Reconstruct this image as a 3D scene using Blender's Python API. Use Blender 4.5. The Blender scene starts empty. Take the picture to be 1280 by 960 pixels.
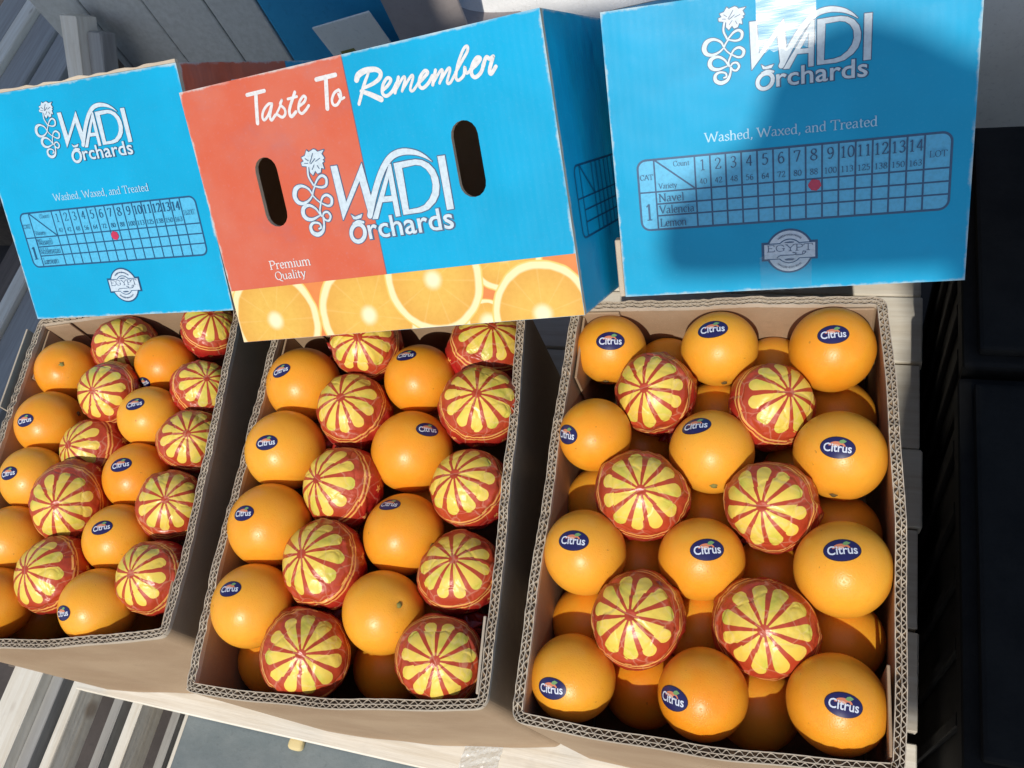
import bpy, bmesh, math, random
import numpy as np
from mathutils import Matrix, Vector
from mathutils.geometry import tessellate_polygon

random.seed(7); RNG = np.random.default_rng(7)
scene = bpy.context.scene
COL = scene.collection
R_ = math.radians

# ------------------------------------------------------------------ camera
F_PX=1084.33
CAM_LOC=[0.07525, -0.05667, 0.73187]
CAM_ROWS=[0.9417, -0.18799, -0.27904, -0.30404, -0.83065, -0.46645, -0.1441, 0.5241, -0.83938]
TRAYS={'R': [0.09864, 0.22714, -0.36098], 'M': [-0.21809, 0.34234, -0.2901], 'L': [-0.5387, 0.4807, -0.23327]}
TRAY_W,TRAY_D=0.3,0.4124
LID_LEFT=([-0.63098, 0.70837, 0.00829],[0.93278, 0.21268, -0.29102, -0.35791, 0.64221, -0.67784, 0.04273, 0.73643, 0.67516],0.2702)
LID_MID=([-0.32803, 0.54026, 0.03068],[0.93168, 0.17091, -0.32057, -0.34778, 0.67464, -0.65108, 0.10499, 0.71808, 0.68799],0.2655)
LID_RIGHT=([0.0838, 0.44905, 0.01263],[0.94887, 0.20395, -0.24094, -0.31536, 0.57896, -0.7519, -0.01385, 0.78944, 0.61368],0.264)

rows = np.array(CAM_ROWS).reshape(3, 3)          # right, down, forward
cam_data = bpy.data.cameras.new('camera')
cam_data.sensor_fit = 'HORIZONTAL'; cam_data.sensor_width = 36.0
cam_data.lens = F_PX / 1280.0 * 36.0
cam_data.clip_start = 0.02; cam_data.clip_end = 400.0
cam = bpy.data.objects.new('camera', cam_data); COL.objects.link(cam)
cm = Matrix.Identity(4)
for i in range(3):
    cm[i][0] = rows[0][i]; cm[i][1] = -rows[1][i]; cm[i][2] = -rows[2][i]; cm[i][3] = CAM_LOC[i]
cam.matrix_world = cm
scene.camera = cam
CAM_RIGHT = Vector(rows[0]); CAM_UP = -Vector(rows[1])

# ------------------------------------------------------------------ daylight
SUN_AZ, SUN_EL = -107.0, 46.0
SUN = Vector((math.cos(R_(SUN_AZ)) * math.cos(R_(SUN_EL)), math.sin(R_(SUN_AZ)) * math.cos(R_(SUN_EL)), math.sin(R_(SUN_EL))))
world = bpy.data.worlds.new('World'); scene.world = world; world.use_nodes = True
wn = world.node_tree.nodes; wl = world.node_tree.links; wn.clear()
sky = wn.new('ShaderNodeTexSky'); sky.sky_type = 'NISHITA'; sky.sun_disc = False
sky.sun_elevation = R_(SUN_EL); sky.sun_rotation = math.atan2(SUN.x, SUN.y)
bgn = wn.new('ShaderNodeBackground'); bgn.inputs['Strength'].default_value = 0.132
wo = wn.new('ShaderNodeOutputWorld')
wl.new(sky.outputs[0], bgn.inputs[0]); wl.new(bgn.outputs[0], wo.inputs[0])
sun_data = bpy.data.lights.new('sun', 'SUN'); sun_data.energy = 3.5; sun_data.angle = R_(0.6); sun_data.color = (1.0, 0.94, 0.85)
sun_ob = bpy.data.objects.new('sun', sun_data); COL.objects.link(sun_ob)
sun_ob.rotation_euler = SUN.to_track_quat('Z', 'Y').to_euler()
scene.view_settings.view_transform = 'Standard'; scene.view_settings.look = 'None'
scene.view_settings.exposure = 0.0; scene.view_settings.gamma = 1.0
scene.render.engine = 'CYCLES'
scene.cycles.max_bounces = 7; scene.cycles.diffuse_bounces = 6; scene.cycles.glossy_bounces = 2; scene.cycles.transparent_max_bounces = 4
scene.render.resolution_x = 1024; scene.render.resolution_y = 768

# ------------------------------------------------------------------ helpers
def link(o, parent=None, mat=None):
    COL.objects.link(o)
    if parent is not None: o.parent = parent
    if mat is not None: o.matrix_local = mat
    return o
def empty(name, mat, label, cat, group=None):
    o = bpy.data.objects.new(name, None); COL.objects.link(o); o.matrix_world = mat
    o.empty_display_size = 0.02
    return tag(o, label, cat, group)
def tag(o, label=None, cat=None, group=None, kind=None):
    if label: o['label'] = label
    if cat: o['category'] = cat
    if group: o['group'] = group
    if kind: o['kind'] = kind
    return o
def mesh(name, verts, faces, mats, smooth=False, midx=None):
    me = bpy.data.meshes.new(name)
    me.from_pydata([tuple(map(float, v)) for v in verts], [], [tuple(int(i) for i in f) for f in faces])
    for m in (mats if isinstance(mats, (list, tuple)) else [mats]): me.materials.append(m)
    if midx is not None: me.polygons.foreach_set('material_index', np.asarray(midx, dtype=np.int32))
    if smooth: me.polygons.foreach_set('use_smooth', np.ones(len(me.polygons), dtype=bool))
    me.update(); return me
def obj(name, me, parent=None, mat=None):
    return link(bpy.data.objects.new(name, me), parent, mat)
def frame(origin, x, y, z):
    m = Matrix.Identity(4)
    for i in range(3): m[i][0] = x[i]; m[i][1] = y[i]; m[i][2] = z[i]; m[i][3] = origin[i]
    return m
def box_bm(bm, lo, hi, bev=0.0, seg=1):
    r = bmesh.ops.create_cube(bm, size=1.0); vs = r['verts']
    for v in vs:
        v.co = Vector([lo[i] if v.co[i] < 0 else hi[i] for i in range(3)])
    if bev > 0:
        es = list({e for v in vs for e in v.link_edges})
        bmesh.ops.bevel(bm, geom=es, offset=bev, segments=seg, profile=0.6, affect='EDGES')
def box(name, lo, hi, mats, parent=None, mat=None, bev=0.002, seg=1, jit=0.0):
    bm = bmesh.new(); box_bm(bm, lo, hi, bev, seg)
    if jit:
        for v in bm.verts: v.co += Vector([random.uniform(-jit, jit) for _ in range(3)])
    me = bpy.data.meshes.new(name); bm.to_mesh(me); bm.free()
    for m in (mats if isinstance(mats, (list, tuple)) else [mats]): me.materials.append(m)
    return obj(name, me, parent, mat)
def catmull(P, n=6):
    P = np.asarray(P, float)
    if len(P) < 3:
        return np.array([P[0] + (P[-1] - P[0]) * t for t in np.linspace(0, 1, n + 1)])
    Q = np.vstack([2 * P[0] - P[1], P, 2 * P[-1] - P[-2]]); out = []
    for i in range(1, len(Q) - 2):
        for t in np.arange(n) / n:
            a, b, c, d = Q[i - 1], Q[i], Q[i + 1], Q[i + 2]
            out.append(.5 * (2 * b + (c - a) * t + (2 * a - 5 * b + 4 * c - d) * t * t + (3 * b - a - 3 * c + d) * t ** 3))
    out.append(P[-1]); return np.array(out)

class Ink:
    """flat print in millimetres on a panel, every stroke a hair above the one before"""
    def __init__(self, z=0.2, dz=.010): self.v = []; self.f = []; self.z = z; self.dz = dz
    def lift(self): self.z += self.dz
    def ribbon(self, pts, w, n=6, caps=True, grow=0.0, smooth=True):
        P = np.asarray(pts, float)
        W = np.full(len(P), w, float) if np.isscalar(w) else np.asarray(w, float)
        if smooth and len(P) > 2:
            PW = catmull(np.c_[P, W], n); P, W = PW[:, :2], np.maximum(PW[:, 2], .02)
        W = W + grow
        T = np.gradient(P, axis=0); L = np.hypot(T[:, 0], T[:, 1]); L[L < 1e-9] = 1; T = T / L[:, None]
        N = np.c_[-T[:, 1], T[:, 0]]
        A = P + N * W[:, None] / 2; B = P - N * W[:, None] / 2
        b = len(self.v); m = len(P); dz = np.linspace(0, .01, m)
        for i in range(m):
            self.v.append((A[i][0], A[i][1], self.z + dz[i])); self.v.append((B[i][0], B[i][1], self.z + dz[i]))
        for i in range(m - 1): self.f.append((b + 2 * i, b + 2 * i + 1, b + 2 * i + 3, b + 2 * i + 2))
        if caps:
            for c, t, r, zz, s in ((P[0], -T[0], W[0] / 2, 0, 1), (P[-1], T[-1], W[-1] / 2, .01, -1)):
                k = len(self.v); a0 = math.atan2(t[1], t[0])
                for j in range(7):
                    a = a0 - math.pi / 2 + math.pi * j / 6
                    self.v.append((c[0] + r * math.cos(a), c[1] + r * math.sin(a), self.z + zz))
                self.f.append(tuple(range(k, k + 7)))
        self.lift()
    def line(self, a, b, w): self.ribbon([a, b], w, caps=False, smooth=False)
    def poly(self, loop, hole=None):
        loops = [[Vector((x, y, 0)) for x, y in loop]] + ([[Vector((x, y, 0)) for x, y in hole]] if hole else [])
        flat = [p for l in loops for p in l]; b = len(self.v)
        for p in flat: self.v.append((p.x, p.y, self.z))
        for t in tessellate_polygon(loops):
            p, q, r = (flat[i] for i in t)
            if (q.x - p.x) * (r.y - p.y) - (q.y - p.y) * (r.x - p.x) < 0: t = t[::-1]
            self.f.append(tuple(b + i for i in t))
        self.lift()
    def outline(self, loop, w):
        L = list(loop) + [loop[0]]; keep = self.dz; self.dz = .0016
        for i in range(len(L) - 1): self.ribbon([L[i], L[i + 1]], w, smooth=False)
        self.dz = keep
    def disc(self, c, rx, ry=None, n=40, a0=0, a1=2 * math.pi):
        ry = ry or rx
        self.poly([(c[0] + rx * math.cos(a0 + (a1 - a0) * i / n), c[1] + ry * math.sin(a0 + (a1 - a0) * i / n)) for i in range(n)])
    def add_mesh(self, V, F):
        b = len(self.v)
        for x, y in V: self.v.append((x, y, self.z))
        for f in F: self.f.append(tuple(b + i for i in f))
        self.lift()
    def scaled(self, fn):
        self.v = [(*fn(x, y), z) for x, y, z in self.v]
    def mesh(self, name, mat):
        return mesh(name, [(x * .001, y * .001, z * .001) for x, y, z in self.v], self.f, mat)

def sans(body, bold=0.0, spacing=1.0):
    """outline of a word in the built-in sans face: 2-D verts, faces, normalised so that x spans 0..1 units of its width"""
    cu = bpy.data.curves.new('word', 'FONT'); cu.body = body; cu.offset = bold; cu.space_character = spacing; cu.resolution_u = 3
    o = bpy.data.objects.new('word', cu); COL.objects.link(o)
    dg = bpy.context.evaluated_depsgraph_get(); me = bpy.data.meshes.new_from_object(o.evaluated_get(dg))
    V = np.array([v.co[:2] for v in me.vertices]); F = [tuple(p.vertices) for p in me.polygons]
    bpy.data.objects.remove(o); bpy.data.meshes.remove(me); bpy.data.curves.remove(cu)
    F2 = []
    for f in F:
        a, b, c = V[f[0]], V[f[1]], V[f[2]]
        F2.append(f if (b[0] - a[0]) * (c[1] - a[1]) - (b[1] - a[1]) * (c[0] - a[0]) > 0 else f[::-1])
    return V, F2

# a small serif face drawn as pen strokes: cap height 10
def _el(cx, cy, rx, ry): return ('S', [(cx + rx * math.sin(t), cy + ry * math.cos(t)) for t in np.linspace(0, 2 * math.pi, 13)])
def _l(*p): return ('L', list(p))
def _s(*p): return ('S', list(p))
def _h(x0, x1, y): return ('H', [(x0, y), (x1, y)])
GL = {
 'W': (14, [_l((.8,10),(4,0)),_l((4,0),(7,9)),_l((7,9),(10,0)),_l((10,0),(13.2,10)),_h(-.6,2.3,10),_h(11.8,14.4,10)]),
 'a': (6.4, [_s((1,5.4),(2.5,6.6),(4.2,6),(4.5,4.4)),_l((4.5,5),(4.5,.8)),_l((4.5,.8),(5.8,.1)),_s((4.5,4),(2,3.2),(.8,1.6),(1.8,.1),(3.4,.4),(4.5,1.6))]),
 's': (5.2, [_s((4.2,5.3),(2.8,6.6),(1.1,5.6),(1.6,4.1),(3.4,3),(4.3,1.6),(3,0),(1.4,.1),(.7,1.4))]),
 'h': (7.2, [_l((1.3,10.3),(1.3,0)),_s((1.3,4.8),(3,6.5),(4.9,6),(5.4,4)),_l((5.4,4.2),(5.4,0)),_h(.1,2.5,0),_h(4.2,6.6,0),_h(.1,1.3,10.2)]),
 'n': (7.2, [_l((1.3,6.5),(1.3,0)),_s((1.3,4.8),(3,6.5),(4.9,6),(5.4,4)),_l((5.4,4.2),(5.4,0)),_h(.1,2.5,0),_h(4.2,6.6,0),_h(.1,1.3,6.4)]),
 'm': (11, [_l((1.3,6.5),(1.3,0)),_s((1.3,4.8),(2.8,6.5),(4.6,6),(5.2,4)),_l((5.2,4.2),(5.2,0)),_s((5.2,4.8),(6.8,6.5),(8.6,6),(9.1,4)),_l((9.1,4.2),(9.1,0)),_h(.1,2.5,0),_h(4.2,6.4,0),_h(8,10.3,0),_h(.1,1.3,6.4)]),
 'e': (6, [_h(1,5,3.7),_s((5,3.7),(4.6,5.7),(3,6.6),(1.2,5.4),(.8,3),(1.8,.6),(3.5,0),(5.2,1.4))]),
 'd': (7, [_l((5.2,10.3),(5.2,0)),_h(5.2,6.5,.1),_s((5.2,5.4),(3.4,6.6),(1.4,5.6),(.8,3.2),(1.6,.6),(3.2,0),(5.2,1.4)),_h(4,5.2,10.2)]),
 ',': (3.2, [_s((1.3,.9),(1.7,.2),(1.4,-1),(.6,-2))]),
 'x': (6.6, [_l((.9,6.4),(5.6,0)),_l((5.4,6.4),(.9,0)),_h(0,2,6.4),_h(4.4,6.4,6.4),_h(0,2,0),_h(4.5,6.6,0)]),
 'T': (9, [_h(.6,8.4,9.9),_l((4.5,10),(4.5,0)),_l((.6,9.9),(.4,7.8)),_l((8.4,9.9),(8.6,7.8)),_h(2.9,6.1,0)]),
 'r': (5.2, [_l((1.5,6.5),(1.5,0)),_s((1.5,4.2),(2.6,6.2),(4.2,6.4),(4.7,5.6)),_h(.2,3,0),_h(.2,1.5,6.4)]),
 't': (4.4, [_l((1.8,8.6),(1.8,1.2)),_s((1.8,1.4),(2.5,.1),(4,.5)),_h(.4,4,6.4)]),
 'P': (7.8, [_l((1.7,10),(1.7,0)),_s((1.7,9.9),(5,9.9),(6.8,8.4),(6.6,6),(4.5,4.8),(1.7,4.8)),_h(.3,3.3,0),_h(.3,1.7,10)]),
 'i': (3.4, [_l((1.7,6.5),(1.7,0)),_h(.4,3,0),_h(.4,1.7,6.4),_l((1.7,8.7),(1.7,9.5))]),
 'u': (7.2, [_l((1.3,6.5),(1.3,2)),_s((1.3,2.2),(2,.3),(3.6,0),(5.4,1.6)),_l((5.4,6.5),(5.4,0)),_h(5.4,6.6,.1),_h(.1,1.3,6.4),_h(4.2,5.4,6.4)]),
 'Q': (10, [_el(5,5,4,5),_l((5,.8),(7,-1.4)),_l((7,-1.4),(9.5,-2.2))]),
 'O': (10, [_el(5,5,4,5)]),
 'l': (3.4, [_l((1.7,10.3),(1.7,0)),_h(.4,3,0),_h(.4,1.7,10.2)]),
 'y': (6.6, [_l((.9,6.4),(3.3,0)),_l((5.7,6.4),(2.2,-2.6)),_h(.8,2.2,-2.6),_h(0,2,6.4),_h(4.6,6.6,6.4)]),
 'v': (6.6, [_l((.9,6.4),(3.3,0)),_l((5.7,6.4),(3.3,0)),_h(0,2,6.4),_h(4.6,6.6,6.4)]),
 'N': (10, [_l((1.7,0),(1.7,10)),_l((1.7,10),(8.2,0)),_l((8.2,0),(8.2,10)),_h(.4,3,0),_h(6.8,9.6,10),_h(.3,1.7,10)]),
 'V': (9.4, [_l((.9,10),(4.7,0)),_l((4.7,0),(8.6,10)),_h(-.4,2.3,10),_h(7.4,9.8,10)]),
 'c': (5.6, [_s((4.8,5.2),(3.2,6.6),(1.4,5.6),(.8,3.2),(1.6,.6),(3.4,0),(5,1.2))]),
 'L': (8, [_l((1.7,10),(1.7,0)),_h(.3,7,0),_l((7,0),(7.4,2.2)),_h(.3,3.2,10)]),
 'o': (6.6, [_el(3.3,3.3,2.5,3.3)]),
 'C': (9, [_s((8.2,7.6),(6.8,9.6),(4.6,10),(2,8.6),(1,5),(2,1.5),(4.6,0),(7,.6),(8.4,2.4)),_l((8.3,9.8),(8.2,7.4))]),
 'A': (9.4, [_l((.9,0),(4.7,10)),_l((4.7,10),(8.6,0)),_h(2.4,7,3.4),_h(-.3,2.2,0),_h(7.2,9.8,0)]),
 'E': (8.2, [_l((1.7,10),(1.7,0)),_h(.3,7,10),_l((7,10),(7.2,8)),_h(1.7,5.4,5.2),_h(.3,7.2,0),_l((7.2,0),(7.6,2.2))]),
 'G': (9.8, [_s((8.2,7.6),(6.8,9.6),(4.6,10),(2,8.6),(1,5),(2,1.5),(4.6,0),(7,.5),(8.2,1.2)),_l((8.2,4.4),(8.2,.8)),_h(6.4,9.3,4.4)]),
 'Y': (9.2, [_l((.9,10),(4.6,4.6)),_l((8.3,10),(4.6,4.6)),_l((4.6,4.8),(4.6,0)),_h(-.3,2.2,10),_h(7,9.5,10),_h(3,6.2,0)]),
 ' ': (3.6, []),
 '0': (7, [_el(3.5,5,2.6,5)]),
 '1': (7, [_l((1.9,8.4),(3.7,10)),_l((3.7,10),(3.7,0)),_h(1.9,5.5,0)]),
 '2': (7, [_s((1.2,7.6),(2,9.6),(3.8,10),(5.4,8.6),(5.2,6.4),(3.2,3.2),(1,.3)),_h(1,5.8,.2),_l((5.8,.2),(6.1,2))]),
 '3': (7, [_s((1.2,8.6),(2.6,10),(4.6,9.6),(5.2,7.8),(4.2,5.8),(2.6,5.3)),_s((2.6,5.3),(4.8,4.8),(5.6,2.8),(4.6,.6),(2.6,0),(1,1.2))]),
 '4': (7, [_l((4.6,0),(4.6,10)),_l((4.6,10),(.8,3)),_h(.8,6.2,3)]),
 '5': (7, [_h(2,5.4,9.9),_l((2,9.9),(1.6,5.6)),_s((1.6,5.6),(3.4,6.2),(5.2,5.2),(5.6,2.8),(4.2,.4),(2.4,0),(1,1))]),
 '6': (7, [_s((5.2,9.2),(3.4,9.8),(1.6,7.2),(1.1,3.6),(2,.6),(3.6,0),(5.4,1.2),(5.6,3.6),(4.4,5.6),(2.8,5.5),(1.3,3.8))]),
 '7': (7, [_h(.9,5.9,9.9),_l((.9,9.9),(.8,8.2)),_l((5.9,9.9),(2.6,0))]),
 '8': (7, [_s((3.5,5.4),(1.6,7),(1.8,9.2),(3.5,10),(5.2,9.2),(5.4,7),(3.5,5.4)),_s((3.5,5.4),(1.2,3.6),(1.2,1.2),(3.5,0),(5.7,1.2),(5.8,3.6),(3.5,5.4))]),
 '9': (7, [_s((1.8,.8),(3.6,.2),(5.4,2.8),(5.9,6.4),(5,9.4),(3.4,10),(1.6,8.8),(1.4,6.4),(2.6,4.4),(4.2,4.5),(5.7,6.2))]),
}
def serif(ink, text, x0, y0, h, width=None, thick=1.25, thin=.45, centre=False):
    s = h / 10.0; adv = sum(GL[c][0] for c in text)
    sx = (width / adv) if width else s
    x = x0 - (adv * sx / 2 if centre else 0)
    pen = R_(18)
    for c in text:
        a, strokes = GL[c]
        for kind, pts in strokes:
            P = np.array(pts, float); P = np.c_[x + P[:, 0] * sx, y0 + P[:, 1] * s]
            if kind == 'S': P = catmull(P, 4)
            elif len(P) == 2: P = np.array([P[0] + (P[1] - P[0]) * t for t in (0, .5, 1)])
            T = np.gradient(P, axis=0); ang = np.arctan2(T[:, 1], T[:, 0])
            w = (thin + (thick - thin) * np.abs(np.sin(ang - pen)) ** 1.3) * s if kind != 'H' else np.full(len(P), thin * 1.2 * s)
            ink.ribbon(P, w, caps=False, smooth=False)
        x += a * sx

# ------------------------------------------------------------------ materials
class NT:
    def __init__(self, name):
        self.m = bpy.data.materials.new(name); self.m.use_nodes = True
        self.n = self.m.node_tree.nodes; self.l = self.m.node_tree.links
        self.b = self.n['Principled BSDF']
    def node(self, t, **k):
        n = self.n.new(t)
        for a, v in k.items(): setattr(n, a, v)
        return n
    def _in(self, sock, v):
        if v is None: return
        if isinstance(v, bpy.types.NodeSocket): self.l.new(v, sock)
        elif isinstance(v, (tuple, list)) and len(v) == 3 and sock.type == 'RGBA': sock.default_value = (*v, 1)
        else: sock.default_value = v
    def math(self, op, a, b=None, c=None, clamp=False):
        n = self.node('ShaderNodeMath', operation=op, use_clamp=clamp)
        for s, v in zip(n.inputs, (a, b, c)): self._in(s, v)
        return n.outputs[0]
    def vmath(self, op, a, b=None, out=0):
        n = self.node('ShaderNodeVectorMath', operation=op)
        self._in(n.inputs[0], a); self._in(n.inputs[1], b)
        return n.outputs['Value'] if out == 'v' else n.outputs[0]
    def mix(self, f, a, b):
        n = self.node('ShaderNodeMix', data_type='RGBA')
        self._in(n.inputs[0], f); self._in(n.inputs[6], a); self._in(n.inputs[7], b)
        return n.outputs[2]
    def ramp(self, f, stops):
        n = self.node('ShaderNodeValToRGB'); e = n.color_ramp.elements
        while len(e) < len(stops): e.new(.5)
        for x, (p, c) in zip(e, stops): x.position = p; x.color = (*c, 1) if len(c) == 3 else c
        self._in(n.inputs[0], f); return n.outputs[0]
    def step(self, x, a, b):
        n = self.node('ShaderNodeMapRange', interpolation_type='SMOOTHSTEP')
        self._in(n.inputs[0], x); n.inputs[1].default_value = a; n.inputs[2].default_value = b
        return n.outputs[0]
    def obj(self): return self.node('ShaderNodeTexCoord').outputs['Object']
    def rand(self): return self.node('ShaderNodeObjectInfo').outputs['Random']
    def mapping(self, v, scale=(1, 1, 1), loc=(0, 0, 0)):
        n = self.node('ShaderNodeMapping'); self._in(n.inputs[0], v)
        n.inputs[1].default_value = loc; n.inputs[3].default_value = scale; return n.outputs[0]
    def noise(self, v, scale, detail=3, rough=.5, col=False):
        n = self.node('ShaderNodeTexNoise'); self._in(n.inputs['Vector'], v); n.inputs['Scale'].default_value = scale
        n.inputs['Detail'].default_value = detail; n.inputs['Roughness'].default_value = rough
        return n.outputs[1 if col else 0]
    def voro(self, v, scale, feature='F1', out=0):
        n = self.node('ShaderNodeTexVoronoi', feature=feature); self._in(n.inputs['Vector'], v); n.inputs['Scale'].default_value = scale
        return n.outputs[out]
    def bump(self, h, strength, dist, normal=None):
        n = self.node('ShaderNodeBump'); n.inputs['Strength'].default_value = strength; n.inputs['Distance'].default_value = dist
        self._in(n.inputs['Height'], h)
        if normal is not None: self._in(n.inputs['Normal'], normal)
        return n.outputs[0]
    def sep(self, v):
        n = self.node('ShaderNodeSeparateXYZ'); self._in(n.inputs[0], v); return n.outputs
    def set(self, **k):
        names = {'color': 'Base Color', 'rough': 'Roughness', 'normal': 'Normal', 'coat': 'Coat Weight', 'coat_rough': 'Coat Roughness',
                 'spec': 'Specular IOR Level', 'sss': 'Subsurface Weight', 'sss_scale': 'Subsurface Scale', 'alpha': 'Alpha', 'trans': 'Transmission Weight', 'ior': 'IOR', 'sheen': 'Sheen Weight'}
        for a, v in k.items(): self._in(self.b.inputs[names[a]], v)
        return self.m

def mat_flat(name, col, rough=.5, **k): return NT(name).set(color=col, rough=rough, **k)
WHITE_INK = (.52, .62, .68)
def mat_ink(name, col, rough=.42):
    t = NT(name); o = t.obj()
    n = t.noise(o, 260, 3, .6)
    c = t.mix(t.step(n, .30, .62), tuple(x * .86 for x in col), col)
    return t.set(color=c, rough=rough)

def mat_kraft(name, base=(.40, .285, .18), dark=(.32, .215, .13)):
    t = NT(name); o = t.obj()
    big = t.noise(o, 9, 4, .6)
    fib = t.noise(t.mapping(o, (60, 60, 700)), 1.0, 4, .7)
    speck = t.noise(o, 900, 2, .6)
    c = t.mix(t.step(big, .25, .75), dark, base)
    c = t.mix(t.math('MULTIPLY', t.step(fib, .5, .75), .28), c, tuple(x * .62 for x in base))
    c = t.mix(t.math('MULTIPLY', t.step(speck, .6, .7), .35), c, tuple(min(1, x * 1.5) for x in base))
    st = t.step(t.noise(t.mapping(o, (1, 1, 1), (4, 2, 1)), 17, 5, .75), .58, .70)
    c = t.mix(t.math('MULTIPLY', st, .30), c, tuple(x * .60 for x in base))
    nb = t.bump(fib, .25, .0006); nb = t.bump(big, .5, .004, nb)
    return t.set(color=c, rough=.78, normal=nb, spec=.25)

BLUE = (.004, .335, .575); RED = (.55, .108, .055)
def mat_lid(name, W, H, split=None):
    """glossy printed board: blue, or red | blue split at x=split (metres); scuffed along its edges"""
    t = NT(name); o = t.obj(); x, y, z = t.sep(o)
    big = t.noise(o, 6, 3, .6); fine = t.noise(o, 320, 3, .6)
    blue = t.mix(t.step(big, .3, .7), tuple(c * .90 for c in BLUE), tuple(min(1, c * 1.06) for c in BLUE))
    col = blue
    if split:
        red = t.mix(t.step(t.noise(o, 11, 3, .6), .35, .7), RED, (.55, .145, .09))
        s = t.math('GREATER_THAN', x, split)
        col = t.mix(s, red, blue)
        ln = t.math('LESS_THAN', t.math('ABSOLUTE', t.math('SUBTRACT', x, split)), .0006)
        col = t.mix(t.math('MULTIPLY', ln, .6), col, (.05, .06, .10))
    e = t.math('MINIMUM', t.math('MINIMUM', x, t.math('SUBTRACT', W, x)), t.math('MINIMUM', y, t.math('SUBTRACT', H, y)))
    wob = t.math('ADD', e, t.math('MULTIPLY', t.math('SUBTRACT', t.noise(o, 55, 4, .7), .5), .009))
    wear = t.math('SUBTRACT', 1.0, t.step(wob, -.0004, .0026))
    wear = t.math('MULTIPLY', wear, t.step(t.noise(o, 23, 2, .5), .30, .56))
    col = t.mix(t.math('MULTIPLY', wear, .75), col, (.52, .58, .56))
    scr = t.step(t.noise(t.mapping(o, (38, 9, 1)), 1.0, 5, .75), .70, .80)
    col = t.mix(t.math('MULTIPLY', scr, .09), col, (.30, .58, .70))
    col = t.mix(t.math('MULTIPLY', t.step(fine, .55, .75), .06), col, (.20, .50, .70))
    smu = t.step(t.noise(t.mapping(o, (7, 11, 1), (2, 5, 0)), 1.0, 5, .7), .50, .78)
    col = t.mix(t.math('MULTIPLY', smu, .16), col, (.03, .17, .28))
    # liner follows the flutes a little
    wave = t.math('SINE', t.math('MULTIPLY', x, 2 * math.pi / .0075))
    wav2 = t.noise(t.mapping(o, (30, 5, 1)), 1.0, 3, .6)
    dent = t.step(t.noise(o, 13, 2, .4), .60, .72)
    nb = t.bump(wave, .06, .0003); nb = t.bump(wav2, .16, .002, nb); nb = t.bump(big, .45, .010, nb); nb = t.bump(dent, .25, .0015, nb)
    rough = t.math('ADD', .36, t.math('MULTIPLY', fine, .14))
    return t.set(color=col, rough=rough, normal=nb, spec=.18)

def mat_citrus_band():
    """printed photograph of orange slices along the foot of the long face (panel metres)"""
    t = NT('printed_citrus_slices'); o = t.obj(); x, y, z = t.sep(o)
    col = t.mix(t.noise(o, 30, 3, .6), (.62, .16, .035), (.68, .25, .06))
    def slice_(col, cx, cy, r, ph):
        dx = t.math('SUBTRACT', x, cx); dy = t.math('SUBTRACT', y, cy)
        d = t.math('SQRT', t.math('ADD', t.math('POWER', dx, 2), t.math('POWER', dy, 2)))
        d = t.math('ADD', d, t.math('MULTIPLY', t.math('SUBTRACT', t.noise(o, 40, 2), .5), .004))
        a = t.math('ARCTAN2', dy, dx)
        seg = t.math('ABSOLUTE', t.math('SINE', t.math('ADD', t.math('MULTIPLY', a, 5.0), ph)))
        pulp = t.noise(t.mapping(o, (160, 160, 160)), 1.0, 4, .7)
        flesh = t.mix(pulp, (.60, .33, .04), (.74, .47, .09))
        flesh = t.mix(t.math('MULTIPLY', t.step(d, r * .35, r * .85), .45), flesh, (.60, .26, .03))
        wall = t.math('MULTIPLY', t.math('SUBTRACT', 1.0, t.step(seg, .02, .20)), .10)
        flesh = t.mix(wall, flesh, (.88, .74, .36))
        core = t.math('SUBTRACT', 1.0, t.step(d, .004, .013)); flesh = t.mix(core, flesh, (.82, .72, .44))
        pith = t.step(d, r * .82, r * .87); c = t.mix(pith, flesh, (.78, .66, .36))
        rind = t.step(d, r * .955, r * .985); c = t.mix(rind, c, (.78, .50, .12))
        inside = t.math('SUBTRACT', 1.0, t.step(d, r - .0006, r + .0006))
        return t.mix(inside, col, c)
    for cx, cy, r, ph in ((.327, .067, .040, .3), (.300, .000, .024, .8), (.0085, .060, .030, .2), (.168, .018, .060, .9), (.050, .0215, .058, .1), (.357, .004, .052, 1.7), (.2485, .047, .054, .5)):
        col = slice_(col, cx, cy, r, ph)
    return t.set(color=col, rough=.4)

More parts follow.
